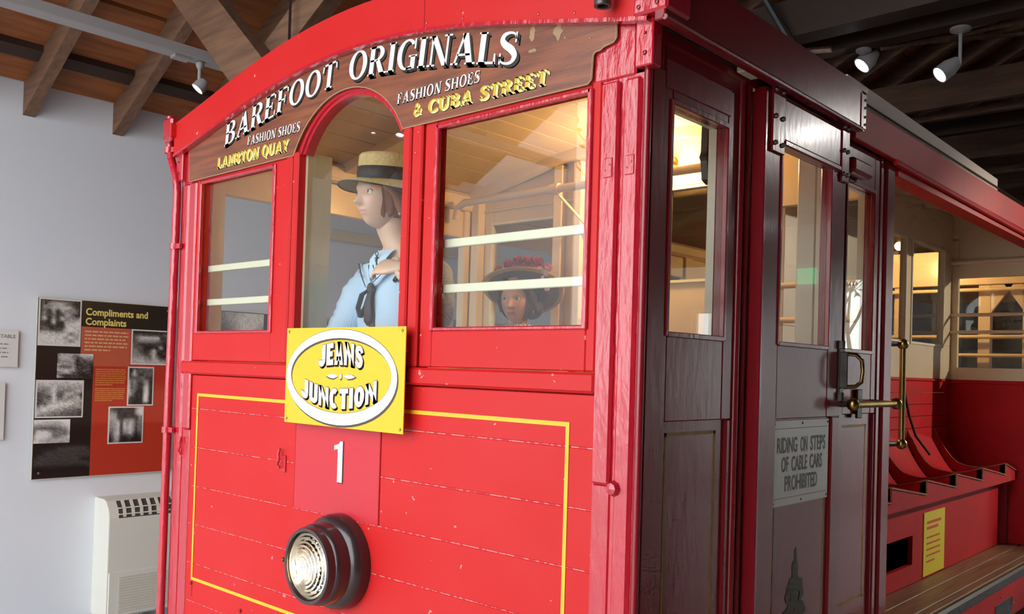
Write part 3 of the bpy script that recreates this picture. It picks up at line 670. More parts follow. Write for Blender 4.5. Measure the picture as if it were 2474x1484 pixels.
part('top_panel', G().box(DX-.002, DX+.004, gy0+.004, 1.028, 2.282, 2.402, bev=.002), 'maroon', door)
for ya, yb in ((.552, .628), (1.034, 1.092)):
    hs = part('hanger_strap', G().box(DX, DX+.008, ya, yb, 2.235, 2.43, bev=.002), 'maroon', door)
for ya in (.568, .612, 1.048, 1.078):
    for zz in (2.26, 2.335, 2.41):
        part('bolt_head', G().lathe([(.0005, .007), (.006, .006), (.008, 0)], (DX+.008, ya, zz), (1, 0, 0), 8), 'iron', door)
part('lining', G().box(DX-.0102, DX-.0092, .648, .654, .6, 1.46).box(DX-.0102, DX-.0092, .992, .998, .6, 1.46), 'dull_yellow', door)
# crest on the lower door panel: leafy badge
g = G()
for (yy, zz, ry, rz, rot) in ((.80, 1.03, .022, .036, 0), (.80, 1.075, .008, .022, 0), (.772, .985, .03, .02, .6), (.828, .985, .03, .02, -.6), (.80, .965, .028, .05, 0), (.765, .915, .045, .018, .4), (.838, .915, .045, .018, -.4), (.80, .89, .06, .02, 0), (.845, .95, .02, .012, .9), (.752, .95, .02, .012, -.9)):
    ring = [(yy+ry*math.cos(a)*math.cos(rot)-rz*math.sin(a)*math.sin(rot)*(1+.25*math.cos(5*a)), zz+ry*math.cos(a)*math.sin(rot)+rz*math.sin(a)*math.cos(rot)*(1+.25*math.cos(5*a))) for a in [2*PI*i/20 for i in range(20)]]
    g.add([(DX-.0092+.00008*(len(g.f)), a_, b_) for a_, b_ in ring], [tuple(range(20))])
M['crest'] = mat('tarnished_green_gold_transfer', (0.085, 0.06, 0.035), 0.5, var=(60, (0.04, 0.045, 0.03), 0.9))
part('crest', g, 'crest', door, recalc=False)
# door pull
hb = part('pull_handle', G().box(DX, DX+.006, 1.058, 1.084, 1.555, 1.705, bev=.002).tube([(DX+.003, 1.07, 1.70), (DX+.003, 1.072, 1.725)], .014, 8).tube([(DX+.003, 1.07, 1.56), (DX+.003, 1.07, 1.535)], .013, 8)
     .box(DX+.004, DX+.030, 1.060, 1.066, 1.575, 1.69, bev=.002), 'iron', door, label='dark iron door pull with brass bail')
cp('door_bail', G().tube([(DX+.010, 1.074, 1.685), (DX+.045, 1.09, 1.682), (DX+.058, 1.105, 1.665), (DX+.060, 1.11, 1.63), (DX+.058, 1.105, 1.595), (DX+.045, 1.09, 1.580), (DX+.010, 1.074, 1.577)], .007, 10), 'brass', smooth=True)
# ---- brass grab rails
def ball_rail(a, b, feet, r_=.0115, rb=.021, name='grab_rail'):
    a, b = Vector(a), Vector(b)
    o = cp(name, G().tube([a, b], r_, 14).ball(a, rb, 16).ball(b, rb, 16), 'brass', smooth=True, label='brass grab rail with ball ends')
    for p, q in feet: part('rail_foot', G().tube([p, q], [.008, .012], 10), 'iron', o, smooth=True)
    return o
ball_rail((.085, 1.075, 1.523), (.085, 1.46, 1.523), [((.085, 1.075, 1.523), (.0, 1.10, 1.523)), ((.085, 1.46, 1.523), (.0, 1.45, 1.523))])
ball_rail((.02, 1.708, 1.741), (.02, 1.714, 1.367), [((.02, 1.708, 1.741), (-.02, 1.615, 1.741)), ((.02, 1.714, 1.367), (-.02, 1.615, 1.367))])
cp('rail_bracket', G().box(.003, .012, 1.30, 1.345, 1.47, 1.57, bev=.003), 'iron')
for zz in (1.741, 1.367): cp('rail_plate', G().box(-.035, .004, 1.612, 1.622, zz-.045, zz+.045, bev=.002), 'iron')
# ---- side fascia over the door with its track
FX = .070
cp('side_fascia', G().box(FX-.03, FX, -.04, 1.12, 2.415, 2.548, bev=.003).prism([(1.12, 2.416), (1.155, 2.416), (1.155, 2.525), (1.12, 2.547)], 'X', FX-.029, FX-.001), 'maroon', label='deep maroon fascia over the sliding door')
cp('fascia_bead', G().tube([(FX, -.04, 2.418), (FX, 1.13, 2.418)], .007, 8), 'maroon_edge', smooth=True)
cp('fascia_top', G().box(-.05, FX-.002, -.03, 1.18, 2.545, 2.56), 'maroon')
ep = cp('fascia_end_plate', G().box(FX-.026, FX+.003, 1.118, 1.160, 2.420, 2.535, bev=.002), 'maroon')
for zz in (2.435, 2.46, 2.49, 2.515):
    part('rivet', G().lathe([(.0005, .004), (.004, .003), (.005, 0)], (FX+.003, 1.148, zz), (1, 0, 0), 8), 'iron', ep)
cp('door_track', G().box(.012, .030, .04, 1.12, 2.442, 2.468).box(.012, .018, .04, 1.12, 2.43, 2.445), 'dark_iron')
cp('header_beam', G().box(-.06, .010, .02, 1.62, 2.405, 2.50), 'maroon')
sb = cp('sensor_box', G().box(.015, .045, .395, .475, 2.416, 2.441, bev=.004), 'cream_bar', label='small cream sensor box under the fascia')
part('sensor_hole', G().lathe([(.0005, .001), (.003, .001)], (.045, .44, 2.43), (1, 0, 0), 8), 'black', sb)
# ---- rear fascia over the open bay, canvas edge
g = G().box(-.02, .03, 1.18, LEN, 2.405, 2.527, bev=.004)
cp('rear_fascia', g, 'bench_red', label='red fascia above the open seating bay')
cp('rear_fascia_bead', G().tube([(.03, 1.56, 2.398), (.03, LEN, 2.372)], .012, 8), 'bench_red', smooth=True)
cp('rear_soffit_board', G().box(-.05, .02, 1.62, LEN, 2.36, 2.405), 'bench_red')
g = G(); rnd = random.Random(4)
yy = 1.17; top = []; bot = []
while yy < 3.02:
    top.append((yy, 2.622-.012*(yy-1.17))); bot.append((yy, 2.527+(0.012*rnd.random() if yy > 2.35 else 0))); yy += .05
g.prism(top+bot[::-1], 'X', -.035, .004); cp('canvas_edge', g, 'canvas', label='pale strip of torn roof canvas')
# ---- roof shell
g = G(); rows = []
for y in (-.02, LEN):
    rows.append([(x, y, bow(x, .13)) for x in xs2])
g.grid(rows); rows = []
for y in (-.02, LEN): rows.append([(x, y, bow(x, .105)) for x in xs2])
g.grid(rows); cp('roof', g, 'roof_grey')
# ---- ceiling boards inside the compartment, run lengthways, with curved ribs
nb = 17; a_, b_ = -2.16, -.06; w_ = (b_-a_)/nb
for k in range(nb):
    xa, xb = a_+k*w_+.002, a_+(k+1)*w_-.002
    za, zb2 = bow(xa, .090), bow(xb, .090)
    cp('ceiling_board', G().prism([(xa, za-.012), (xb, zb2-.012), (xb, zb2), (xa, za)], 'Y', .05, 1.585), 'cream_dull')
def rib(y, d=.055, h=.05, m='cream'):
    xr = [-2.16+2.10*i/24 for i in range(25)]
    cp('ceiling_rib', G().prism([(x, bow(x, .082)) for x in xr]+[(x, bow(x, .082)-h) for x in xr[::-1]], 'Y', y, y+d), m)
rib(.72); rib(.06); rib(1.53)
# ---- cabin rear partition
YP = 1.60
def pbox(x0, x1, z0, z1, y0=YP, y1=YP+.03, m='cream', name='partition_panel', bev=.003): return cp(name, G().box(x0, x1, y0, y1, z0, z1, bev=bev), m)
pbox(-2.18, -2.02, ZFLOOR, 2.60)                         # left of the window
pbox(-2.02, -1.60, 2.352, 2.68); pbox(-2.02, -1.60, ZFLOOR, 1.62)
pbox(-1.60, -.955, 2.412, 2.70); pbox(-1.60, -1.40, ZFLOOR, 2.412); pbox(-1.08, -.955, ZFLOOR, 2.412)
pbox(-1.40, -1.08, ZFLOOR, 1.86); pbox(-1.40, -1.08, 2.30, 2.412)
pbox(-.955, -.745, 2.412, 2.69); pbox(-.955, -.745, ZFLOOR, 2.015); pbox(-.745, -.44, ZFLOOR, 2.67)
pbox(-.44, -.07, 2.288, 2.60); pbox(-.44, -.07, ZFLOOR, 1.70)
pbox(-.10, -.055, ZFLOOR, 2.5)
for (x0, x1, z0, z1) in ((-2.02, -1.60, 1.62, 2.352), (-1.40, -1.08, 1.86, 2.30), (-.955, -.745, 2.015, 2.412)):
    cp('partition_pane', G().box(x0, x1, YP+.012, YP+.016, z0, z1), 'glass')
    cp('partition_bead', G().box(x0-.012, x0, YP-.008, YP, z0-.012, z1+.012).box(x1, x1+.012, YP-.008, YP, z0-.012, z1+.012).box(x0, x1, YP-.008, YP, z1, z1+.012).box(x0, x1, YP-.008, YP, z0-.012, z0), 'cream_bar')
for zz in (2.51, 2.43): cp('partition_moulding', G().box(-2.1, -.5, YP-.012, YP, zz-.006, zz+.006, bev=.003), 'cream')
cp('partition_post', G().box(-2.14, -2.085, YP-.05, YP, ZFLOOR, 2.55, bev=.004), 'cream'); cp('partition_post', G().box(-1.59, -1.535, YP-.04, YP, ZFLOOR, 2.6, bev=.004), 'cream')
cp('partition_post', G().box(-1.46, -1.41, YP-.05, YP, ZFLOOR, 2.6, bev=.004), 'cream')
for zz in (1.968, 1.830):
    cp('rear_guard_bar', G().tube([(-.44, YP-.02, zz), (-.085, YP-.02, zz)], .012, 10), 'cream', smooth=True)
# handrail across the cabin
hr = cp('overhead_handrail', G().tube([(-2.10, 1.40, 2.36), (-2.09, 1.40, 2.42), (-2.04, 1.40, 2.442), (-.56, 1.40, 2.442), (-.5, 1.40, 2.43), (-.47, 1.44, 2.40)], .019, 14), 'cream', smooth=True)
for x in (-1.47, -.62):
    part('rail_collar', G().tube([(x, 1.40, 2.442), (x+.05, 1.40, 2.442)], .026, 14).tube([(x+.03, 1.40, 2.43), (x+.12, 1.58, 2.25)], .007, 8), 'cream', hr, smooth=True)
# warm cabin bulb on the partition
fb = cp('cabin_lamp', G().lathe([(.03, 0), (.03, .012), (.018, .02), (.016, .045)], (-.945, YP, 2.53), (0, -1, 0), 16), 'brass', smooth=True)
part('bulb', G().ball((-.945, YP-.075, 2.525), .03, 14), 'warm_bulb', fb, smooth=True)
lamp('cabin_light', 'POINT', (-.945, YP-.14, 2.50), 20, (1, .60, .24), .04)
# dark bracket silhouette at the door post and inner door post
cp('door_post_inner', G().box(-.13, -.065, 1.10, 1.165, ZFLOOR, 2.42, bev=.004), 'cream_bar')
cp('door_post_inner', G().box(-.075, -.036, .50, .545, ZFLOOR, 2.44), 'cream')
cp('corner_bracket', G().prism([(.395, 2.30), (.435, 2.30), (.435, 2.145), (.425, 2.13), (.40, 2.14), (.392, 2.19), (.385, 2.20), (.392, 2.215)], 'X', -.085, -.065), 'shadow_brown')
# ---- left side wall: sill, posts, cantrail
lw = -2.20
cp('left_side_panel', G().box(lw, lw+.03, .04, LEN, .5, 1.70), 'cream')
cp('left_cantrail', G().box(lw, lw+.035, .04, LEN, 2.288, 2.43, bev=.004), 'cream')
cp('left_cornice', G().box(lw-.01, lw+.07, .04, LEN, 2.43, 2.52, bev=.02).tube([(lw+.05, .04, 2.445), (lw+.05, 1.6, 2.445)], .018, 10), 'cream')
for (ya, yb) in ((.035, .14), (.53, .60), (1.515, 1.62), (2.6, 2.68), (3.7, 3.8), (5.0, 5.1)):
    cp('left_post', G().box(lw, lw+.05, ya, yb, .5, 2.45, bev=.005), 'cream')
cp('left_outer_skin', G().box(lw-.02, lw, .02, LEN, .5, 1.70).box(lw-.02, lw, .02, LEN, 2.3, 2.5), 'red')
cp('post_cap', G().box(lw+.0, lw+.06, .52, .61, 2.40, 2.49, bev=.004), 'cream')
# ---- floor of the car
cp('cabin_floor', G().box(-2.19, -.14, .05, LEN, ZFLOOR-.06, ZFLOOR-.004).box(-.14, -.02, .05, 1.6, ZFLOOR-.06, ZFLOOR-.004), 'slat_wood')

# ================= open seating bay
XBk, YE = -.42, 3.80
# back wall: red boards below, cream above, two panes
nb = 8
for k in range(nb):
    z0 = 1.10+k*(1.61-1.10)/nb; z1 = z0+(1.61-1.10)/nb-.002
    cp('back_board', G().box(XBk-.03, XBk, 1.62, YE, z0, z1, bev=.0015), 'bench_red')
cp('back_rail', G().box(XBk-.03, XBk+.008, 1.62, YE, 1.608, 1.622, bev=.003), 'bench_red')
def bb(y0, y1, z0, z1): return cp('back_panel', G().box(XBk-.03, XBk, y0, y1, z0, z1, bev=.002), 'cream')
bb(1.62, YE, 1.622, 1.815); bb(1.62, YE, 2.345, 2.60); bb(3.64, YE, 1.815, 2.345); bb(3.02, 3.12, 1.815, 2.345); bb(1.62, 2.45, 1.815, 2.345)
for (ya, yb, z1) in ((2.45, 3.02, 2.345), (3.12, 3.64, 2.345)):
    cp('back_pane', G().box(XBk-.018, XBk-.014, ya, yb, 1.815, z1), 'glass')
    cp('back_bead', G().box(XBk, XBk+.006, ya-.01, ya, 1.80, z1+.01).box(XBk, XBk+.006, yb, yb+.01, 1.80, z1+.01).box(XBk, XBk+.006, ya, yb, z1, z1+.012).box(XBk, XBk+.006, ya, yb, 1.803, 1.815), 'cream_bar')
# bay ceiling with small ribs
for k in range(5):
    xa = -.42+k*.08; cp('bay_ceiling_board', G().prism([(xa+.001, arc(xa, 2.640)), (xa+.079, arc(xa+.08, 2.640)), (xa+.079, arc(xa+.08, 2.655)), (xa+.001, arc(xa, 2.655))], 'Y', 1.62, YE), 'cream_dull')
for y in (2.2, 2.75, 3.25):
    cp('bay_rib', G().prism([(-.42, 2.585), (-.02, 2.49), (-.02, 2.45), (-.42, 2.545)], 'Y', y, y+.05), 'cream')
# end partition
def eb(x0, x1, z0, z1, m='cream'): return cp('end_panel', G().box(x0, x1, YE, YE+.03, z0, z1, bev=.002), m)
eb(-.45, 0, ZFLOOR, 1.605, 'bench_red'); eb(-.45, -.385, 1.62, 2.6); eb(-.385, -.0, 1.62, 1.692); eb(-.385, 0, 2.21, 2.6)
cp('end_rail', G().box(-.45, 0, YE-.008, YE+.02, 1.60, 1.622, bev=.004), 'bench_red')
cp('end_cornice', G().tube([(-.42, YE-.015, 2.30), (0, YE-.015, 2.30)], .014, 10), 'cream', smooth=True)
for zz in (1.995, 1.896):
    cp('end_guard_bar', G().tube([(-.43, YE-.01, zz), (.0, YE-.01, zz)], .010, 10), 'cream', smooth=True)
cp('end_pane', G().box(-.385, 0, YE+.012, YE+.016, 1.692, 2.21), 'glass')
cp('end_post', G().box(-.02, .02, YE, YE+.08, .5, 2.41), 'maroon')
# compartment beyond, warm timber posts
for (x0, x1, y) in ((-.62, -.54, 5.1), (-.34, -.28, 5.1), (.0, .06, 5.1), (-1.2, -1.12, 5.1)):
    cp('far_post', G().box(x0, x1, y, y+.06, ZFLOOR, 2.45, bev=.004), 'cream')
cp('far_beam', G().box(-2.15, .05, 5.08, 5.15, 2.30, 2.55, bev=.004).box(-2.15, .05, 5.09, 5.13, 1.5, 1.62, bev=.004), 'cream')
cp('far_brace', G().prism([(-.54, 2.30), (-.40, 2.30), (-.54, 2.10)], 'Y', 5.1, 5.14).prism([(-.34, 2.30), (-.46, 2.30), (-.34, 2.12)], 'Y', 5.1, 5.14), 'cream')
for zz in (2.26, 1.93, 1.80): cp('far_rail', G().tube([(-1.9, 5.05, zz), (.0, 5.05, zz)], .014, 10), 'cream', smooth=True)
fl = cp('far_cabin_lamp', G().lathe([(.03, 0), (.03, .012), (.016, .045)], (-1.0, 4.6, 2.62), (0, 0, -1), 14), 'brass', smooth=True)
part('bulb', G().ball((-1.0, 4.6, 2.54), .03, 12), 'warm_bulb', fl, smooth=True)
lamp('far_cabin_light', 'POINT', (-1.0, 4.6, 2.47), 18, (1, .60, .24), .04)
# bench: seat stepped like saw teeth, worn front edge
teeth = [1.42, 1.84, 2.262, 2.675, 3.105, 3.535, YE]
def seat_z(x, y, ya, yb):
    t = (y-ya)/(yb-ya); base = 1.182-.060*t
    s_ = (x+.06)/(XBk+.06)                       # 0 front .. 1 back
    return base-.035*math.sin(min(s_, .8)/.8*PI)*1.0+.16*max(0, s_-.62)**2/.14
for k in range(len(teeth)-1):
    ya, yb = max(teeth[k], 1.62), teeth[k+1]; y_a = teeth[k]
    rows = []
    for j in range(5):
        y = ya+(yb-ya)*j/4
        rows.append([(-.06+(XBk+.06)*i/12, y, seat_z(-.06+(XBk+.06)*i/12, y, y_a, yb)) for i in range(13)])
    st = cp('bench_seat', G().grid(rows, flip=True), 'bench_red', smooth=True)
    # riser to the next tooth, worn timber lip along its top and the front edge
    y = yb
    lo = [(x, seat_z(x, y, y_a, yb)) for x in [-.06+(XBk+.06)*i/12 for i in range(13)]]
    if k < len(teeth)-2:
        hi = [(x, seat_z(x, yb, yb, teeth[k+2])) for x, _ in lo]
        part('seat_riser', G().add([(x, y, z) for x, z in lo]+[(x, y, z) for x, z in hi], [(i, i+1, 14+i, 13+i) for i in range(12)]), 'bench_red', st)
        part('worn_edge', G().tube([(x, y, z+.001) for x, z in hi], .0042, 6), 'bench_worn', st, smooth=True)
        part('worn_edge', G().tube([(-.057, y, lo[0][1]), (-.057, y, hi[0][1])], .004, 6), 'bench_worn', st)
    part('worn_edge', G().tube([(-.057, ya, seat_z(-.06, ya, y_a, yb)), (-.057, yb, seat_z(-.06, yb, y_a, yb))], .0042, 6), 'bench_worn', st, smooth=True)
    part('seat_apron', G().prism([(ya, 1.08), (yb, 1.08), (yb, seat_z(-.06, yb, y_a, yb)), (ya, seat_z(-.06, ya, y_a, yb))], 'X', -.085, -.06), 'bench_red', st)
HY0, HY1, HZ0, HZ1 = 1.95, 2.325, .803, .931
g = G().box(-.15, -.13, 1.62, HY0, ZFLOOR, 1.09).box(-.15, -.13, HY1, YE, ZFLOOR, 1.09).box(-.15, -.13, HY0, HY1, ZFLOOR, HZ0).box(-.15, -.13, HY0, HY1, HZ1, 1.09)
cp('bench_front', g, 'bench_red', label='red bench front with a dark opening')
cp('bench_box_inside', G().box(-.40, -.39, 1.63, YE-.06, ZFLOOR, 1.06).box(-.39, -.15, 2.95, 2.96, ZFLOOR, 1.06).box(-.39, -.15, 1.63, 2.95, ZFLOOR-.002, ZFLOOR+.004), 'dark_iron')  # dark sheets stand in for the shade inside the bench
cp('bench_end_stile', G().box(-.16, -.10, YE-.05, YE, ZFLOOR, 1.09, bev=.004), 'maroon_edge')
yn = cp('yellow_notice', G().box(-.130, -.126, 2.462, 2.756, .729, 1.014), 'notice_yellow', label='bright yellow card with red print on the bench front')
def side_dashes(y0, y1, z0, z1, n, x, seed, fill=.4):
    return dashes(y0, y1, z0, z1, n, x, seed, fill, .01)
for zl in (.960, .935): part('lettering', G().box(-.1262, -.1256, 2.50, 2.70 if zl > .95 else 2.66, zl, zl+.013), 'notice_red', yn)
part('lettering', side_dashes(2.50, 2.70, .78, .915, 5, -.1258, 22, .3), 'notice_red', yn)
cp('pull_strap', G().tube([(XBk+.012, 2.985, 1.59), (XBk+.02, 3.06, 1.43), (XBk+.04, 3.11, 1.32), (XBk+.10, 3.15, 1.225)], .007, 8), 'black', smooth=True, label='thin black strap hanging on the red seat back')
# slatted foot floor, rubber nosing and stepped side below
for k, (xa, xb) in enumerate(((-.13, -.042), (-.036, .052), (.058, .092))):
    cp('floor_slat', G().box(xa, xb, 1.60, LEN, ZFLOOR-.03, ZFLOOR, bev=.003), 'slat_wood')
cp('step_nosing', G().box(.092, .118, 1.60, LEN, ZFLOOR-.055, ZFLOOR-.002, bev=.01), 'rubber')
cp('side_skirt', G().box(-.1, .104, 1.60, LEN, .50, ZFLOOR-.05, bev=.004), 'bench_red')
for y in (2.62, 3.05, 3.48):
    for zz in (.555, .625):
        cp('skirt_rivet', G().lathe([(.0005, .004), (.006, .003), (.008, 0)], (.104, y+(.2 if zz > .6 else 0), zz), (1, 0, 0), 8), 'bench_worn')
cp('step_slot', G().box(.1035, .106, 2.72, 3.02, .52, .60, bev=.001), 'black')
cp('underframe', G().box(-1.9, -.3, .3, LEN-.2, .25, .5, bev=.01), 'dark_iron')
cp('rear_end_wall', G().box(-2.2, 0, LEN-.03, LEN, .5, 1.7).box(-2.2, -2.0, LEN-.03, LEN, 1.7, 2.5).box(-.2, 0, LEN-.03, LEN, 1.7, 2.5).box(-2.2, 0, LEN-.03, LEN, 2.35, 2.6), 'cream')
for (x, y) in ((-1.65, 1.3), (-.55, 1.3), (-1.65, 5.8), (-.55, 5.8)):
    cp('wheel', G().lathe([(.03, -.05), (.27, -.05), (.27, .03), (.30, .035), (.30, .05), (.03, .05)], (x, y, .30), (1, 0, 0), 28), 'dark_iron', smooth=True)
# ================================================================== painted lettering
def rect(a, b, c, d): return [(a, b), (c, b), (c, d), (a, d)]
def para(b0, b1, t0, t1, y0=0.0, y1=1.0): return [(b0, y0), (b1, y0), (t1, y1), (t0, y1)]
def ring(cx, cy, rx, ry, tx, ty, a0, a1, n=18):
    o_ = [(cx+rx*math.cos(math.radians(a0+(a1-a0)*i/n)), cy+ry*math.sin(math.radians(a0+(a1-a0)*i/n))) for i in range(n+1)]
    i_ = [(cx+(rx-tx)*math.cos(math.radians(a0+(a1-a0)*i/n)), cy+(ry-ty)*math.sin(math.radians(a0+(a1-a0)*i/n))) for i in range(n+1)]
    return [[o_[k], o_[k+1], i_[k+1], i_[k]] for k in range(n)]
def vstroke(pts, ws, sub=6):
    P = [Vector((p[0], p[1])) for p in pts]; out = []; W = []
    for k in range(len(P)-1):
        p0, p1, p2, p3 = P[max(k-1, 0)], P[k], P[k+1], P[min(k+2, len(P)-1)]
        for j in range(sub):
            t = j/sub
            out.append(.5*((2*p1)+(-p0+p2)*t+(2*p0-5*p1+4*p2-p3)*t*t+(-p0+3*p1-3*p2+p3)*t**3)); W.append(ws[k]*(1-t)+ws[k+1]*t)
    out.append(P[-1]); W.append(ws[-1]); L_, R_ = [], []
    for k, p in enumerate(out):
        d = (out[min(k+1, len(out)-1)]-out[max(k-1, 0)]).normalized(); n = Vector((-d.y, d.x))*W[k]/2; L_.append(p+n); R_.append(p-n)
    return [[tuple(L_[k]), tuple(L_[k+1]), tuple(R_[k+1]), tuple(R_[k])] for k in range(len(out)-1)]
T, t, S_ = .21, .075, .06
def stem(x, w=T): return [rect(x, 0, x+w, 1), rect(x-.06, 0, x+w+.06, S_), rect(x-.06, 1-S_, x+w+.06, 1)]
GL = {}
GL['A'] = (.98, [para(.08, .16, .42, .52), para(.64, .88, .36, .60), rect(.22, .28, .74, .35), rect(-.02, 0, .28, S_), rect(.56, 0, .98, S_)])
GL['B'] = (.82, stem(.08)+[rect(.1, 1-t, .44, 1), rect(.1, .49, .46, .56), rect(.1, 0, .44, t)]+ring(.42, .765, .30, .235, .18, .07, -90, 90)+ring(.42, .265, .36, .265, .20, .07, -90, 90))
GL['C'] = (.86, ring(.48, .5, .46, .52, .21, .075, 42, 318, 26)+[rect(.78, .66, .85, 1.0), rect(.78, .06, .83, .3)])
GL['D'] = (.92, stem(.08)+[rect(.1, 1-t, .45, 1), rect(.1, 0, .45, t)]+ring(.42, .5, .46, .5, .21, .075, -90, 90, 22))
GL['E'] = (.78, stem(.08)+[rect(.1, 1-t, .70, 1), rect(.1, .47, .52, .54), rect(.1, 0, .74, t), para(.66, .72, .60, .70, .76, 1), rect(.48, .36, .54, .65), para(.68, .76, .68, .74, 0, .26)])
GL['F'] = (.74, stem(.08)+[rect(.1, 1-t, .70, 1), rect(.1, .47, .52, .54), para(.66, .72, .60, .70, .74, 1), rect(.48, .35, .54, .66)])
GL['G'] = (.92, ring(.48, .5, .46, .52, .21, .075, 42, 300, 26)+[rect(.66, .0, .86, .44), rect(.56, .40, .94, .46), rect(.78, .66, .85, 1.0), rect(.48, -.02, .74, .06)])
GL['H'] = (1.0, stem(.08)+stem(.70)+[rect(.2, .47, .8, .54)])
GL['I'] = (.40, stem(.09))
GL['L'] = (.76, stem(.08)+[rect(.1, 0, .72, t), para(.66, .75, .66, .72, 0, .32)])
GL['M'] = (1.18, [rect(.12, 0, .19, 1), rect(.86, 0, .86+T, 1), para(.46, .62, .08, .30), para(.46, .54, .84, .94), rect(.0, 0, .32, S_), rect(.78, 0, 1.15, S_), rect(.0, 1-S_, .28, 1), rect(.86, 1-S_, 1.15, 1)])
GL['N'] = (1.0, [rect(.13, 0, .21, 1), rect(.78, 0, .86, 1), para(.66, .87, .08, .32), rect(.0, 0, .34, S_), rect(.66, 1-S_, 1.0, 1), rect(.0, 1-S_, .28, 1)])
GL['O'] = (.96, ring(.48, .5, .46, .52, .21, .075, 0, 360, 32))
GL['Q'] = (.96, ring(.48, .5, .46, .52, .21, .075, 0, 360, 32)+[para(.66, .86, .40, .50, -.16, .16)])
GL['R'] = (.90, stem(.08)+[rect(.1, 1-t, .44, 1), rect(.1, .47, .46, .54)]+ring(.42, .745, .34, .255, .20, .07, -90, 90)+[para(.60, .84, .36, .56, 0, .50), rect(.60, 0, .95, S_)])
GL['S'] = (.74, vstroke([(.62, .78), (.56, .93), (.38, .97), (.18, .90), (.12, .74), (.24, .60), (.48, .46), (.62, .28), (.54, .09), (.34, .03), (.14, .09), (.08, .24)], [.05, .06, .075, .13, .18, .22, .24, .19, .11, .075, .06, .05])+[rect(.59, .68, .645, 1.0), rect(.06, .0, .115, .34)])
GL['T'] = (.86, [rect(.33, 0, .33+T, 1), rect(.24, 0, .64, S_), rect(.04, 1-t, .84, 1), para(.02, .08, .05, .13, .70, 1), para(.80, .86, .75, .83, .70, 1)])
GL['U'] = (.98, [rect(.1, .34, .1+T, 1), rect(.76, .34, .83, 1), rect(.02, 1-S_, .40, 1), rect(.66, 1-S_, .94, 1)]+ring(.465, .34, .365, .36, .21, .08, 180, 360))
GL['Y'] = (.92, [rect(.36, 0, .36+T, .48), rect(.26, 0, .68, S_), para(.36, .58, .04, .28, .44, 1), para(.46, .55, .76, .84, .44, 1), rect(-.02, 1-S_, .36, 1), rect(.66, 1-S_, .94, 1)])
GL['&'] = (.92, vstroke([(.86, .50), (.78, .22), (.56, .04), (.28, .02), (.10, .18), (.16, .40), (.40, .58), (.56, .78), (.44, .97), (.26, .88), (.28, .66), (.52, .32), (.86, .02)], [.06, .07, .10, .17, .19, .13, .10, .12, .08, .14, .18, .19, .12]))
def word_polys(word, gap=.06):
    out = []; x = 0
    for ch in word:
        if ch == ' ': x += .42; continue
        w_, ps = GL[ch]; out.append((ch, x, w_, ps)); x += w_+gap
    return out, x-gap
def place_word(word, x0, x1, base, h, y, m, parent, lean=.12, drop=None, dm=None, name='lettering', gap=.06, wave=None):
    """base: function x -> baseline z; letters follow it; optional offset block shadow"""
    if ' ' in word:                               # one mesh per word
        a_, b_ = word.split(' '); wa, wb = word_polys(a_, gap)[1], word_polys(b_, gap)[1]; k = (x1-x0)/(wa+wb+.42+gap)
        place_word(a_, x0, x0+wa*k, base, h, y, m, parent, lean, drop, dm, name, gap)
        return place_word(b_, x1-wb*k, x1, base, h, y, m, parent, lean, drop, dm, name, gap)
    lst, tot = word_polys(word, gap); k = (x1-x0)/tot
    def build(dx, dz, yy, sw=0.0):
        g = G()
        for ch, lx_, w_, ps in lst:
            cx = x0+(lx_+w_/2)*k; bz = base(cx); sl = (base(cx+.01)-base(cx-.01))/.02
            for p in ps:
                vs = []
                for (a, b) in p:
                    xx = (a-w_/2)*k+lean*h*(b-.5); vs.append((cx+xx+dx, yy, bz+h*b+sl*(xx)*.9+dz))
                g.add(vs, [tuple(range(len(vs)))])
        return g
    if drop:
        n_ = 4; gg = G()
        for i in range(1, n_+1):
            q = build(drop[0]*i/n_, drop[1]*i/n_, y+.0004+.0001*i); gg.add(q.v, q.f)
        part(name+'_shadow', gg, dm, parent, recalc=False)
    return part(name, build(0, 0, y), m, parent, recalc=False)

# ---- mahogany signboard under the bow
SY = -.014
n = 26
topx = [-2.176+(-.085+2.176)*i/n for i in range(n+1)]
arch_s = arch_pts(.3213, 22, -1.1545, 2.173, 2.318)
outline = [(x, bow(x, .009)) for x in topx]+[(-.084, 2.414), (-.092, 2.405), (-.123, 2.399), (-.130, 2.394), (-.148, 2.392), (-.154, 2.385), (-.157, 2.326), (-.168, 2.316)]+arch_s[::-1]+[(-2.168, 2.314)]
sg = cp('signboard', G().prism(outline, 'Y', SY, -.0005), 'mahogany', label='varnished wooden fascia sign with white and gold painted letters')
edge = G()
for i in range(len(outline)):
    a, b = outline[i], outline[(i+1) % len(outline)]
    edge.tube([(a[0], SY+.0015, a[1]), (b[0], SY+.0015, b[1])], .0026, 5)
part('sign_edge', edge, 'board_edge', sg)
mainb = lambda x: 2.5175-.127*.98*(x+1.155)**2*1.45
TY = SY-.0008
place_word('BAREFOOT', -1.900, -1.207, lambda x: 2.5190+.0592*(x+1.15)-.1070*(x+1.15)**2, .083, TY, 'white', sg, .14, (.009, -.009), 'black', gap=.05)
place_word('ORIGINALS', -1.142, -.404, lambda x: 2.5136-.0415*(x+1.10)-.1491*(x+1.10)**2, .089, TY, 'white', sg, .14, (.012, -.012), 'black', gap=.05)
place_word('FASHION SHOES', -1.739, -1.405, lambda x: 2.396, .033, TY, 'white', sg, .12, (.003, -.003), 'black', gap=.10)
place_word('FASHION SHOES', -.896, -.545, lambda x: 2.3955, .033, TY, 'white', sg, .12, (.003, -.003), 'black', gap=.10)
place_word('LAMBTON QUAY', -1.951, -1.475, lambda x: 2.341, .040, TY, 'gold', sg, .10, (.010, -.008), 'pale_gold', gap=.07)
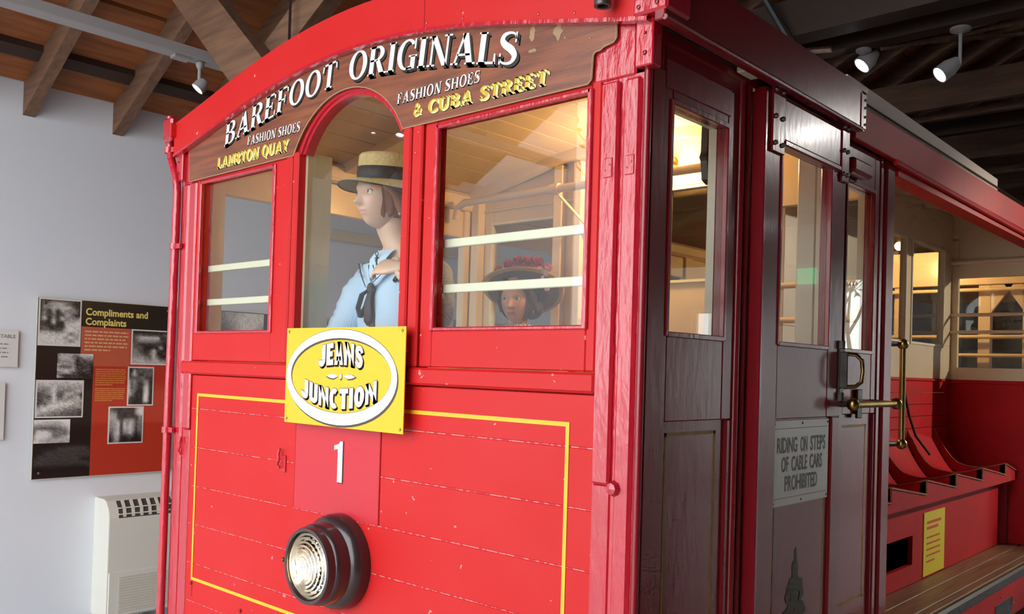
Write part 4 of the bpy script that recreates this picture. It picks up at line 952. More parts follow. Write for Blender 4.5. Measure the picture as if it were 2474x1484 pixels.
place_word('&', -.820, -.785, lambda x: 2.349, .034, TY, 'gold', sg, .10, (.007, -.007), 'pale_gold')
place_word('CUBA', -.757, -.575, lambda x: 2.346, .036, TY, 'gold', sg, .10, (.010, -.008), 'pale_gold', gap=.07)
place_word('STREET', -.545, -.300, lambda x: 2.344, .037, TY, 'gold', sg, .10, (.010, -.008), 'pale_gold', gap=.07)
for (x, z) in ((-.245, 2.45), (-.165, 2.43), (-.56, 2.415), (-.95, 2.42), (-2.16, 2.345), (-1.36, 2.42)):
    part('sign_screw', G().lathe([(.0005, .0015), (.003, .001), (.0035, 0)], (x, SY, z), (0, -1, 0), 8), 'board_edge', sg)
# worn patches where old paint came off near the right end
g = G()
for (cx, cz, rx, rz, sd) in ((-.356, 2.485, .010, .022, 1), (-.268, 2.470, .014, .020, 2), (-.354, 2.440, .014, .005, 3)):
    rnd = random.Random(sd); vs = [(cx+rx*math.cos(a)*(1+rnd.uniform(-.3, .3)), SY-.0006, cz+rz*math.sin(a)*(1+rnd.uniform(-.3, .3))) for a in [2*PI*i/16 for i in range(16)]]
    g.add(vs, [tuple(range(16))])
part('worn_patch', g, 'board_edge', sg, recalc=False)

# ---- yellow enamel plate with oval and bold words
JY = -.045
jx, jz = -1.092, 1.561
g = G()
plate = [(-1.394, 1.719), (-.788, 1.719), (-.786, 1.404), (-1.396, 1.405)]
rows = []
for zz in (0, 1):
    rows.append([(-1.395+(.608)*i/12, JY+.012-.012*math.sin(PI*min(1, i/12*1.0))+(.006 if i == 12 else 0), 1.719-(1.719-1.404)*zz) for i in range(13)])
front = G().grid([[(p[0], JY, p[2]) for p in r_] for r_ in rows])
js = cp('enamel_plate', G().box(-1.395, -.787, JY, JY+.003, 1.404, 1.719), 'sign_yellow', label='yellow enamel advertising plate with a white oval')
part('plate_standoff', G().box(-1.36, -1.34, JY+.003, -.016, 1.555, 1.595).box(-.83, -.81, JY+.003, -.016, 1.555, 1.595), 'dark_iron', js)
def oval(rx0, rz0, rx1, rz1, cx, cz, y, dx=0, dz=0, n=48, cz1=None):
    g = G(); cz1 = cz if cz1 is None else cz1
    for i in range(n):
        a, b = 2*PI*i/n, 2*PI*(i+1)/n
        g.add([(cx+dx+rx0*math.cos(a), y, cz+dz+rz0*math.sin(a)), (cx+dx+rx0*math.cos(b), y, cz+dz+rz0*math.sin(b)), (cx+dx+rx1*math.cos(b), y, cz1+dz+rz1*math.sin(b)), (cx+dx+rx1*math.cos(a), y, cz1+dz+rz1*math.sin(a))], [(0, 1, 2, 3)])
    return g
ox, oz = jx-.012, jz+.001
part('oval_shadow', oval(.286, .1515, .2585, .1185, ox, oz, JY-.0006, .005, -.006, cz1=oz+.005), 'shadow_brown', js, recalc=False)
part('oval_outline', oval(.287, .1525, .257, .117, ox, oz, JY-.0008, cz1=oz+.005), 'shadow_brown', js, recalc=False)
part('oval', oval(.2855, .151, .2585, .1185, ox, oz, JY-.0011, cz1=oz+.005), 'white', js, recalc=False)
BG = {}
BG['J'] = (.66, [rect(.33, .28, .66, 1)]+ring(.33, .30, .33, .31, .32, .27, 175, 360, 16))
BG['E'] = (.64, [rect(0, 0, .33, 1), rect(.33, .76, .63, 1), rect(.33, .39, .57, .62), rect(.33, 0, .64, .25)])
BG['A'] = (.80, [para(0, .29, .24, .56), para(.51, .80, .24, .56), rect(.2, .18, .6, .37)])
BG['N'] = (.86, [rect(0, 0, .25, 1), rect(.61, 0, .86, 1), para(.58, .86, 0, .28)])
BG['S'] = (.70, vstroke([(.62, .70), (.52, .86), (.34, .88), (.17, .78), (.20, .60), (.42, .48), (.55, .34), (.50, .17), (.32, .11), (.08, .27)], [.22, .24, .25, .27, .28, .30, .29, .27, .25, .22], 5))
BG['U'] = (.76, [rect(0, .3, .30, 1), rect(.46, .3, .76, 1)]+ring(.38, .31, .38, .32, .30, .25, 180, 360, 16))
BG['C'] = (.74, ring(.40, .5, .40, .51, .31, .26, 52, 308, 22))
BG['T'] = (.72, [rect(0, .75, .72, 1), rect(.20, 0, .52, .75)])
BG['I'] = (.32, [rect(0, 0, .32, 1)])
BG['O'] = (.80, ring(.40, .5, .40, .51, .31, .26, 0, 360, 26))
def warp_word(body, x0, x1, zlo, zhi, y, m, dx=0, dz=0, spread=0.0, name='lettering'):
    """bold block capitals stretched between a lower and an upper curve"""
    tot = sum(BG[c][0] for c in body)+.10*(len(body)-1); g = G(); lx_ = 0
    dirs = [(0, 0)] if not spread else [(spread*math.cos(a), spread*math.sin(a)) for a in [PI*i/4 for i in range(8)]]
    for c in body:
        for p in BG[c][1]:
            for ex, ez in dirs:
                vs = []
                for a, b in p:
                    u_ = (lx_+a)/tot; lo, hi = zlo(2*u_-1), zhi(2*u_-1)
                    vs.append((x0+(x1-x0)*u_+dx+ex, y, lo+(hi-lo)*b+dz+ez))
                g.add(vs, [tuple(range(len(vs)))])
        lx_ += BG[c][0]+.10
    return part(name, g, m, js, recalc=False)
jl, jh = (lambda s: 1.601-.010*s*s), (lambda s: 1.673-.016*s*s)
kl, kh = (lambda s: 1.462+.034*s*s), (lambda s: 1.526+.032*s*s)
for wd, lo, hi, xa, xb in (('JEANS', jl, jh, -1.211, -.982), ('JUNCTION', kl, kh, -1.302, -.912)):
    for i in range(4):
        warp_word(wd, xa, xb, lo, hi, JY-.0007-.00005*i, 'shadow_brown', .0048-.0016*i, -.0048+.0016*i, .0016, 'lettering_shadow')
    warp_word(wd, xa, xb, lo, hi, JY-.0013, 'white')
g = G()
for (cx, sx, sg_) in ((-1.132, .030, 1), (-1.050, .030, -1)):
    pts = [(cx+sx*(1.0)*sg_*(.9), 1.5645), (cx+sx*.2*sg_, 1.5715), (cx-sx*.5*sg_, 1.570), (cx-sx*1.1*sg_, 1.5645), (cx-sx*.5*sg_, 1.559), (cx+sx*.2*sg_, 1.5575)]
    g.add([(a, JY-.0013, b) for a, b in pts], [tuple(range(6))])
g.add([(-1.091+.006*math.cos(a), JY-.0013, 1.5645+.008*math.sin(a)) for a in [2*PI*i/12 for i in range(12)]], [tuple(range(12))])
part('ornament', g, 'white', js, recalc=False)
g2 = G(); g2.add([(-1.091+(v[0]+1.091)*1.08+.002, JY-.0010, 1.5645+(v[2]-1.5645)*1.35-.002) for v in g.v], g.f)
part('ornament_shadow', g2, 'shadow_brown', js, recalc=False)
for (x, z) in ((-1.382, 1.707), (-.802, 1.707), (-1.382, 1.417), (-.80, 1.417)):
    part('plate_screw', G().lathe([(.0005, .003), (.004, .002), (.005, 0)], (x, JY, z), (0, -1, 0), 10), 'brass', js, smooth=True)
# ---- number 1
one = [(-1.150, 1.224), (-1.125, 1.224), (-1.125, 1.356), (-1.138, 1.356), (-1.146, 1.347), (-1.170, 1.340), (-1.170, 1.326), (-1.150, 1.330)]
nb_ = cp('number_one', G().add([(x, -.0032, z) for x, z in one], [tuple(range(8))]), 'white', recalc=False, label='white painted number 1')
part('number_outline', G().add([(-1.148+(x+1.148)*1.10+.002, -.0028, 1.29+(z-1.29)*1.025-.001) for x, z in one], [tuple(range(8))]), 'black', nb_, recalc=False)
# ---- white enamel notice on the sliding door
nx = DX-.006
nt_ = cp('notice_plate', G().box(DX-.010, nx, .627, 1.012, 1.229, 1.478, bev=.001), 'notice_white', label='white enamel notice about riding on steps, on the sliding door')
def side_text(body, y0, y1, z0, z1, m, parent, x, off=.02):
    vs, fs = text_mesh(body, 1.0, off)
    xa, xb = min(v[0] for v in vs), max(v[0] for v in vs); ya, yb = min(v[1] for v in vs), max(v[1] for v in vs)
    g = G().add([(x, y0+(y1-y0)*(a-xa)/(xb-xa), z0+(z1-z0)*(b-ya)/(yb-ya)) for a, b in vs], fs)
    return part('lettering', g, m, parent, recalc=False)
for wd, ya, yb, za, zb_ in (('RIDING', .655, .786, 1.382, 1.428), ('ON', .808, .856, 1.382, 1.428), ('STEPS', .878, .988, 1.382, 1.428), ('OF', .684, .730, 1.327, 1.372), ('CABLE', .750, .857, 1.327, 1.372), ('CARS', .876, .965, 1.327, 1.372)):
    side_text(wd, ya, yb, za, zb_, 'notice_grey', nt_, nx+.0006)
side_text('PROHIBITED', .708, .932, 1.270, 1.316, 'notice_grey', nt_, nx+.0006)
for zl in (1.4525, 1.2505): part('border_line', G().box(nx, nx+.0004, .640, 1.0, zl, zl+.0025), 'pink_line', nt_)
for (y, z) in ((.637, 1.468), (.82, 1.468), (1.002, 1.468), (.637, 1.239), (.82, 1.239), (1.002, 1.239)):
    part('notice_screw', G().lathe([(.0005, .002), (.003, .0015), (.004, 0)], (nx, y, z), (1, 0, 0), 8), 'iron', nt_)
# ================================================================== people (mannequins)
def sm(a, b, x): 
    q = max(0, min(1, (x-a)/(b-a))); return q*q*(3-2*q)
def head_geo(g, mtx, skin, lipc, blush, broad=1.0, k=1.0, nth=96, nph=72):
    """head with sculpted face, eyes at local z=0, facing local -Y"""
    rows = []; cols = []
    for i in range(nph+1):
        ph = -PI/2+PI*i/nph; row = []
        for j in range(nth):
            th = 2*PI*j/nth
            dx, dy, dz = math.cos(ph)*math.sin(th), -math.cos(ph)*math.cos(th), math.sin(ph)
            f = max(0, -dy)
            jaw = sm(0, 1, -dz)
            x = .0735*broad*dx*(1-.20*jaw*(.4+.6*f)); y = (.090 if dy < 0 else .100)*dy; z = (.118 if dz > 0 else .116)*dz
            if dy > 0: y *= 1-.35*jaw
            else: y *= 1-.02*jaw; 
            if dz < 0 and dy < 0: z *= 1.0; y -= .016*jaw*f*(1-.5*abs(dx))
            z += .004
            col = list(skin)
            if f > 0:
                w_ = sm(0, .35, f); ax_ = abs(x)
                tt = max(0, min(1, (.006-z)/.044))
                nose = .028*tt**1.15*math.exp(-(x/(.0075+.0055*tt))**2) if z > -.038 else .028*math.exp(-(x/.013)**2)*math.exp(-((z+.038)/.0062)**2)
                nose += .004*math.exp(-((ax_-.0115)/.006)**2-((z+.036)/.008)**2)
                eye = -.0105*math.exp(-((ax_-.031)/.0155)**2-((z-.001)/.0105)**2)
                brow = .0035*math.exp(-((ax_-.028)/.02)**2-((z-.021)/.008)**2)
                chk = .005*math.exp(-((ax_-.042)/.02)**2-((z+.035)/.022)**2)
                ul = .0055*math.exp(-(x/.020)**2-((z+.0605)/.0045)**2); ll = .0065*math.exp(-(x/.017)**2-((z+.0715)/.0055)**2)
                cr = -.0035*math.exp(-(x/.022)**2-((z+.066-.03*x*x*40)/.0022)**2)
                chin = .008*math.exp(-(x/.020)**2-((z+.101)/.013)**2); phil = -.002*math.exp(-(x/.005)**2-((z+.050)/.005)**2)
                y -= w_*(nose+eye+brow+chk+ul+ll+cr+chin+phil)
                lm = min(1, 1.5*math.exp(-(x/.0185)**4-((z+.066)/.0085)**4)) if ax_ < .026 else 0
                bm_ = .8*math.exp(-((ax_-.043)/.018)**2-((z+.034)/.018)**2)
                em = .75*math.exp(-((ax_-.031)/.017)**4-((z-.024-.004*math.cos((ax_-.031)*60))/.0026)**2)
                for c_ in range(3):
                    col[c_] = col[c_]*(1-bm_)+blush[c_]*bm_; col[c_] = col[c_]*(1-lm)+lipc[c_]*lm; col[c_] *= 1-.35*em
            row.append(tuple(mtx @ Vector((x*k, y*k, z*k)))); cols.append(tuple(col))
        rows.append(row)
    if g.c is None: g.c = [skin]*len(g.v)
    g.loft(rows, True, False); g.c += cols
def ear(g, mtx, skin, s_, k=1.0):
    n0 = len(g.v)
    pts = [mtx @ Vector((s_*(.071+.006*math.sin(a))*k, (.012+.014*math.cos(a))*k, (-.012+.026*math.sin(a)-.004)*k)) for a in [2*PI*i/12 for i in range(13)]]
    g.tube(pts, .0055*k, 7); g.ball(mtx @ Vector((s_*.069*k, .012*k, -.014*k)), .016*k, 10, sc=(.5, .8, 1.4)); g.c += [skin]*(len(g.v)-n0)
def eyes(parent, mtx, k=1.0):
    for s_ in (-1, 1):
        e = part('eye', G().ball(mtx @ Vector((s_*.031*k, -.0685*k, .001*k)), .0118*k, 16), 'eye_white', parent, smooth='all')
        p = mtx @ Vector((s_*.031*k-.0015*k, -.0685*k, .0012*k)); d = (mtx.to_3x3() @ Vector((-.08, -1, 0))).normalized()
        part('iris', G().lathe([(.0005, .0124*k), (.0036*k, .0121*k), (.0060*k, .0107*k)], p, d, 14), 'iris', e, smooth=True)
        lid = [mtx @ Vector(((s_*.031+.0125*math.cos(a))*k, (-.0765+.006*abs(math.cos(a))**2)*k, (.0005+.0068*math.sin(a))*k)) for a in [PI*i/8 for i in range(9)]]
        part('eyelid', G().tube(lid, [.001, .0016, .002, .0022, .0022, .0022, .002, .0016, .001], 6), 'lid', parent, smooth='all')
M['lid'] = mat('painted_eyelid', (0.42, 0.21, 0.14), 0.5)
def skin_add(g, fn, skin):
    n0 = len(g.v); fn()
    if g.c is None: g.c = []
    g.c += [skin]*(len(g.v)-n0)
def hand(g, wrist, fwd, back, skin, side=1, curl=.5, s_=1.0):
    """palm and five bent fingers; fwd = pointing direction, back = direction of the back of the hand"""
    w_ = Vector(wrist); f = Vector(fwd).normalized(); b = Vector(back); b = (b-f*b.dot(f)).normalized(); l = f.cross(b)*side
    n0 = len(g.v)
    g.loft([[w_+f*d*s_+(l*math.cos(a)*wd+b*math.sin(a)*th)*s_ for a in [2*PI*i/14 for i in range(14)]] for d, wd, th in ((-.03, .024, .020), (0, .026, .018), (.03, .036, .016), (.06, .041, .014), (.082, .040, .011), (.09, .034, .007))])
    for i, (off, ln, r_) in enumerate(((.030, .066, .0088), (.010, .074, .0092), (-.010, .069, .0088), (-.029, .054, .0078))):
        p = w_+(f*.078+l*off)*s_; pts = [p]; ang = curl*.35; rr = [r_*s_]
        for sgm, frac in enumerate((.45, .31, .24)):
            d = f*math.cos(ang)-b*math.sin(ang)+l*off*1.2
            for q in (.5, 1): pts.append(p+d.normalized()*ln*frac*q*s_); rr.append(r_*s_*(1-.12*(sgm+q)))
            p = pts[-1]; ang += curl*.6
        rr[-1] *= .6
        g.tube(pts, rr, 9)
    p = w_+(f*.02+l*.028)*s_; d1 = (f*.75+l*.75-b*.25).normalized(); d2 = (f*.95+l*.2-b*.35).normalized()
    g.tube([p, p+d1*.025*s_, p+d1*.042*s_, p+d1*.042*s_+d2*.018*s_, p+d1*.042*s_+d2*.032*s_], [.0135*s_, .012*s_, .0105*s_, .0095*s_, .006*s_], 9)
    g.c += [skin]*(len(g.v)-n0)
def ell(cx, cy, z, rx, ry, n=28, yaw=0.0):
    return [(cx+rx*math.cos(a)*math.cos(yaw)-ry*math.sin(a)*math.sin(yaw), cy+rx*math.cos(a)*math.sin(yaw)+ry*math.sin(a)*math.cos(yaw), z) for a in [2*PI*i/n for i in range(n)]]

# ---------------- girl in a sailor dress at the middle window
GX, GY, GE = -1.190, .195, 2.178
girl = thing('person', (GX, GY+.05, ZFLOOR), 'mannequin in pale blue striped sailor dress and straw boater, standing at the middle window', 'person')
SK = (.70, .445, .325); LIP = (.66, .31, .27); BL = (.76, .43, .35)
hm = Matrix.Translation((GX, GY-.02, GE)) @ Matrix.Rotation(math.radians(-2), 4, 'Z') @ Matrix.Rotation(math.radians(-2), 4, 'X')
g = G(); g.c = []
head_geo(g, hm, SK, LIP, BL, 1.05, .99); ear(g, hm, SK, 1, .99); ear(g, hm, SK, -1, .99)
nx_, ny_ = GX+.012, GY+.055
def girl_neck():
    g.loft([ell(GX+.005, GY+.012, GE-.075, .054, .054), ell(GX+.008, GY+.028, GE-.12, .053, .053), ell(nx_, ny_, GE-.165, .058, .054), ell(nx_, ny_+.005, GE-.20, .085, .060), ell(nx_, ny_+.01, GE-.235, .135, .075), ell(nx_, ny_+.01, GE-.30, .150, .085), ell(nx_, ny_+.01, GE-.45, .135, .085), ell(nx_, ny_+.01, GE-.62, .12, .085), ell(nx_, ny_+.01, GE-.80, .15, .10)])
    for s_ in (-1, 1):       # legs
        g.tube([(nx_+s_*.075, ny_+.01, GE-.78), (nx_+s_*.075, ny_, GE-1.08), (nx_+s_*.07, ny_+.01, GE-1.38), (nx_+s_*.07, ny_-.02, GE-1.42)], [.08, .058, .036, .036], 14)
        g.tube([(nx_+s_*.07, ny_+.03, GE-1.435), (nx_+s_*.07, ny_-.14, GE-1.442)], [.034, .024], 12)
skin_add(g, girl_neck, SK)
rsh, lsh = Vector((nx_-.140, ny_+.01, GE-.255)), Vector((nx_+.150, ny_+.01, GE-.255))
rel = Vector((GX-.172, GY+.005, GE-.42))
lel, lwr = Vector((GX+.28, GY-.02, GE-.40)), Vector((GX+.250, GY-.145, GE-.268))
rwr = Vector((GX-.20, GY-.085, GE-.54))
def girl_arms():
    g.tube([rsh, (rsh+rel)/2, rel, (rel+rwr)/2, rwr], [.045, .040, .034, .030, .024], 14)
    g.tube([lsh, (lsh+lel)/2, lel, (lel+lwr)/2, lwr], [.045, .040, .034, .030, .024], 14)
skin_add(g, girl_arms, SK)
hand(g, rwr, (.05, -.35, -.9), (-.8, -.5, .1), SK, 1, .5, .95)
hand(g, lwr, (-.93, -.20, .06), (.10, -.70, .70), SK, 1, .95, .88)
gb = part('body', g, 'skin', girl, smooth='all')
eyes(girl, hm, .99)
# dress: bodice, sleeves, skirt
dz = GE
part('dress', G().loft([ell(nx_, ny_+.01, dz-.222, .118, .072), ell(nx_, ny_+.008, dz-.245, .148, .088), ell(nx_, ny_+.006, dz-.285, .160, .100), ell(nx_, ny_, dz-.35, .155, .112), ell(nx_, ny_-.002, dz-.43, .150, .122), ell(nx_, ny_, dz-.52, .150, .115), ell(nx_, ny_, dz-.60, .148, .115), ell(nx_, ny_, dz-.66, .158, .125),
                         ell(nx_, ny_, dz-.80, .20, .16), ell(nx_, ny_, dz-1.10, .25, .20), ell(nx_, ny_, dz-1.25, .27, .22)], True, False), 'stripe', girl, smooth='all')
def puff(pts, rads, nm='sleeve'):
    pts = [Vector(p) for p in pts]; P, R_ = [], []
    for k in range(len(pts)-1):
        for j in range(5):
            q = j/5; P.append(pts[k].lerp(pts[k+1], q)); R_.append(rads[k]*(1-q)+rads[k+1]*q+.0025*math.sin(k*7+j*2.3))
    P.append(pts[-1]); R_.append(rads[-1]); return part(nm, G().tube(P, R_, 20, caps=False), 'stripe', girl, smooth='all')
puff([rsh+Vector((.03, 0, .012)), rsh+Vector((-.01, -.0, -.02)), (rsh+rel)/2+Vector((-.005, -.01, 0)), rel+Vector((0, -.01, .0)), (rel+rwr)/2, rel.lerp(rwr, .85)], [.055, .066, .070, .064, .056, .046])
puff([lsh+Vector((-.03, 0, .012)), lsh+Vector((.01, -.0, -.02)), (lsh+lel)/2, lel, (lel+lwr)/2, lel.lerp(lwr, .85)], [.055, .070, .074, .066, .052, .042])
part('cuff', G().tube([rel.lerp(rwr, .82), rel.lerp(rwr, .9)], .047, 18, caps=False), 'navy', girl, smooth='all')
part('cuff', G().tube([lel.lerp(lwr, .80), lel.lerp(lwr, .88)], .042, 18, caps=False), 'navy', girl, smooth='all')
# chest panel, collar with braid, necktie
def chest_y(x, z, off=.0):
    t_ = (z-(dz-.43))/.2; rx, ry = .165, .118-.030*max(0, t_)
    q = max(0, 1-((x-nx_)/rx)**2); return ny_-ry*math.sqrt(q)-off
rows = []
for i in range(7):
    z = dz-.180-.10*i/6; hw = .048-.012*i/6
    rows.append([(nx_-.004+hw*(2*j/6-1), chest_y(nx_+hw*(2*j/6-1), z, .006)+(.028 if i == 0 else .012 if i == 1 else 0), z) for j in range(7)])
part('chest_panel', G().grid(rows), 'blue_plain', girl, smooth='all', recalc=True)
def collar_strip(s_, w0, w1, off, m, nm, shift=0.0, n=12):
    rows = []
    for i in range(n+1):
        q = i/n                      # 0 at the back of the neck .. 1 at the knot
        if q < .35:
            a = q/.35; cx = nx_+s_*(.060+.045*a+shift*.6); cy = ny_+.055-.06*a; cz = dz-.185-.03*a
            ax_ = Vector((s_*.75, .25, -.6)).normalized()
        else:
            a = (q-.35)/.65; cx = nx_+s_*((.105+shift*.6)*(1-a)+.004*a+shift*.25*a); cz = dz-.215-.100*a
            cy = chest_y(cx, cz, .008+off)+.012*(1-a); ax_ = Vector((s_*.9, .15, .15+.35*a)).normalized()
        w_ = w0*(1-q)+w1*q
        rows.append([(cx+ax_.x*w_*(j/3-.5), cy+ax_.y*w_*(j/3-.5)-off, cz+ax_.z*w_*(j/3-.5)) for j in range(4)])
    return part(nm, G().grid(rows), m, girl, smooth='all')
for s_ in (-1, 1):
    collar_strip(s_, .085, .030, .004, 'blue_plain', 'sailor_collar')
    collar_strip(s_, .016, .014, .013, 'navy', 'collar_braid', .012)
kn = Vector((nx_, chest_y(nx_, dz-.318, .018), dz-.318))
tie = part('necktie', G().ball(kn, .017, 12, sc=(1, .7, 1.2)), 'ribbon', girl, smooth='all')
part('tie_loop', G().tube([kn, kn+Vector((-.030, -.012, -.02)), kn+Vector((-.052, -.010, -.065)), kn+Vector((-.035, -.012, -.095)), kn+Vector((-.012, -.010, -.06)), kn], [.008, .013, .013, .012, .010, .008], 8, flat=.35, up=(0, 1, 0)), 'ribbon', tie, smooth='all')
part('tie_tail', G().tube([kn, kn+Vector((.004, -.014, -.05)), kn+Vector((.006, -.012, -.11)), kn+Vector((.004, -.006, -.125))], [.010, .020, .022, .012], 8, flat=.3), 'ribbon', tie, smooth='all')
part('tie_tail', G().tube([kn, kn+Vector((.016, -.006, -.09)), kn+Vector((.022, -.004, -.20)), kn+Vector((.05, .0, -.27))], [.008, .014, .016, .014], 8, flat=.3), 'ribbon', tie, smooth='all')
# embroidered anchor
ac_ = Vector((nx_-.004, chest_y(nx_, dz-.235, .0085)+.003, dz-.225))
part('anchor', G().tube([ac_+Vector((0, 0, .022)), ac_+Vector((0, 0, -.024))], .0028, 6).tube([ac_+Vector((.007*math.cos(a), 0, .028+.007*math.sin(a))) for a in [2*PI*i/12 for i in range(13)]], .0017, 5)
     .tube([ac_+Vector((-.010, 0, .013)), ac_+Vector((.010, 0, .013))], .0018, 5).tube([ac_+Vector((.017*math.cos(a), -.001, -.010+.015*math.sin(a))) for a in [PI+PI*i/8 for i in range(9)]], .0024, 6)
     .tube([ac_+Vector((.006, -.002, .018)), ac_+Vector((-.006, -.002, .004)), ac_+Vector((.007, -.002, -.008)), ac_+Vector((.002, -.002, -.018))], .0014, 5), 'anchor', girl)
# hair: cap behind the face with waves to the nape
def hair_cap(mtx, k, face_cut, drop, m, parent, wav=.004, seed=3):
    rnd = random.Random(seed); rows = []
    for i in range(37):
        ph = -PI*.36+PI*.86*i/36; row = []
        for j in range(49):
            th = face_cut+(2*PI-2*face_cut)*j/48
            cut = 1.0
            dx, dy, dzz = math.cos(ph)*math.sin(th), -math.cos(ph)*math.cos(th), math.sin(ph)
            wv = wav*math.sin(16*th+5*ph)+wav*.6*math.sin(9*ph+4*th)
            r_ = 1.06+.03*max(0, -dzz); x = (.078+wv)*dx*r_; y = (.092 if dy < 0 else .108+wv)*dy*r_; z = (.124*dzz*1.02 if dzz > 0 else drop*dzz)
            q_ = 1-.16*sm(.025, .06, z); x *= q_; y *= q_
            row.append(tuple(mtx @ Vector((x*k, y*k, (min(z, .10)+.004)*k))))
        rows.append(row)
    return part('hair', G().grid(rows), m, parent, smooth='all')
hair_cap(hm, 1.0, math.radians(58), .10, 'auburn', girl)
for s_ in (-1, 1):
    part('hair_lock', G().tube([hm @ Vector((s_*.058, -.050, .040)), hm @ Vector((s_*.072, -.036, .022)), hm @ Vector((s_*.080, -.006, -.01)), hm @ Vector((s_*.084, .020, -.045)), hm @ Vector((s_*.070, .040, -.07))], [.012, .016, .017, .016, .012], 10, flat=.6), 'auburn', girl, smooth='all')
    part('hair_lock', G().tube([hm @ Vector((s_*.070, .006, .01)), hm @ Vector((s_*.086, .032, -.03)), hm @ Vector((s_*.082, .058, -.075)), hm @ Vector((s_*.06, .07, -.11))], [.014, .02, .02, .01], 10), 'auburn', girl, smooth='all')
    part('earring', G().ball(hm @ Vector((s_*.078, .02, -.062)), .0055, 10), 'skin_pearl' if False else 'lilac', girl, smooth='all')
# straw boater
hat_m = hm @ Matrix.Translation((0, .010, .056)) @ Matrix.Rotation(math.radians(6), 4, 'X') @ Matrix.Rotation(math.radians(5), 4, 'Y')
def hat_lathe(prof, m_, n=48, wave=0.0, ry=1.08):
    rings = []
    for rr, h in prof:
        ring_ = []
        for i in range(n):
            a = 2*PI*i/n; w_ = wave*max(0, (rr-.095)/.06)*(math.cos(2*a))
            ring_.append(tuple(m_ @ Vector((rr*math.cos(a), rr*math.sin(a)*ry, h+w_))))
        rings.append(ring_)
    return rings
hat = part('straw_hat', G().loft(hat_lathe([(.001, .094), (.060, .093), (.078, .088), (.085, .078), (.090, .0), (.100, -.002), (.122, -.006), (.142, -.016), (.150, -.024)], hat_m, wave=-.012), True, False), 'straw', girl, smooth='all', label='straw boater with a dark ribbon band')
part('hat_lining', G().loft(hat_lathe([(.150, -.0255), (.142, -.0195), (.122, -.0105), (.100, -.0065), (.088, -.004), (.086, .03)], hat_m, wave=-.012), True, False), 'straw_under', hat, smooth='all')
part('hat_band', G().loft(hat_lathe([(.0905, .0), (.0915, .012), (.0895, .042), (.0875, .043)], hat_m), True, False), 'ribbon', hat, smooth='all')
part('brim_edge', G().tube([tuple(hat_m @ Vector((.150*math.cos(a), .150*1.08*math.sin(a), -.025-.012*math.cos(2*a)*.917))) for a in [2*PI*i/48 for i in range(49)]], .0025, 6), 'ribbon', hat, smooth='all')

# ---------------- seated lady with flowered hat behind the right window
LX, LY, LE = -1.555, 1.285, 1.925
lady = thing('person', (LX, LY+.1, ZFLOOR), 'seated mannequin with wide flowered hat behind the right front window', 'person')
SK2 = (.60, .34, .23)
hm2 = Matrix.Translation((LX, LY, LE)) @ Matrix.Rotation(math.radians(20), 4, 'Z') @ Matrix.Rotation(math.radians(2), 4, 'X')
g = G(); g.c = []
head_geo(g, hm2, SK2, (.48, .16, .13), (.55, .24, .16), 1.02, .98); ear(g, hm2, SK2, 1, .98); ear(g, hm2, SK2, -1, .98)
def lady_body():
    bx, by = LX-.02, LY+.05
    g.loft([ell(LX-.008, LY+.015, LE-.07, .045, .046), ell(bx, by-.02, LE-.13, .045, .045), ell(bx, by, LE-.185, .06, .05), ell(bx, by, LE-.23, .15, .08), ell(bx, by, LE-.30, .17, .095), ell(bx, by, LE-.45, .15, .10), ell(bx, by, LE-.60, .13, .10), ell(bx, by, LE-.74, .17, .14)])
    for s_ in (-1, 1):
        g.tube([(bx+s_*.09, by, LE-.70), (bx+s_*.10, by-.40, LE-.70), (bx+s_*.10, by-.42, LE-1.12), (bx+s_*.1, by-.44, LE-1.17)], [.085, .062, .042, .04], 14)
        g.tube([(bx+s_*.1, by-.41, LE-1.18), (bx+s_*.1, by-.58, LE-1.185)], [.036, .026], 10)
        g.tube([(bx+s_*.18, by, LE-.26), (bx+s_*.22, by-.03, LE-.48), (bx+s_*.12, by-.26, LE-.60)], [.046, .038, .026], 12)
skin_add(g, lady_body, SK2)
for s_ in (-1, 1): hand(g, (LX-.02+s_*.12, LY-.21, LE-.60), (-s_*.6, -.7, -.3), (0, -.3, 1), SK2, s_, .6, .9)
part('body', g, 'skin', lady, smooth='all'); eyes(lady, hm2, .98)
bx, by = LX-.02, LY+.05
part('dress', G().loft([ell(bx, by, LE-.165, .064, .055), ell(bx, by, LE-.19, .09, .066), ell(bx, by, LE-.225, .165, .09), ell(bx, by, LE-.30, .195, .11), ell(bx, by, LE-.45, .165, .12), ell(bx, by, LE-.58, .145, .115), ell(bx, by-.02, LE-.66, .19, .16), ell(bx, by-.14, LE-.68, .22, .30), ell(bx, by-.2, LE-.80, .24, .33), ell(bx, by-.24, LE-1.12, .27, .34)], True, False), 'lace', lady, smooth='all')
for s_ in (-1, 1):
    part('sleeve', G().tube([(bx+s_*.15, by, LE-.23), (bx+s_*.20, by, LE-.30), (bx+s_*.225, by-.03, LE-.48), (bx+s_*.14, by-.22, LE-.585)], [.06, .075, .055, .04], 16), 'lace', lady, smooth='all')
g = G()
for lvl, (rr, zz) in enumerate(((.056, LE-.125), (.060, LE-.140), (.064, LE-.155))):
    g.tube([(LX-.012+(rr+.005*math.sin(11*a+lvl))*math.cos(a), LY+.025+(rr+.005*math.sin(11*a+lvl))*math.sin(a), zz+.008*math.sin(17*a+lvl*2)) for a in [2*PI*i/64 for i in range(65)]], .0055, 6)
part('lace_collar', g, 'lace', lady, smooth='all')
hair_cap(hm2, .99, math.radians(58), .11, 'dark_hair', lady, .003, 5)
part('hair_bun', G().ball(hm2 @ Vector((.03, .10, -.03)), .06, 14), 'dark_hair', lady, smooth='all')
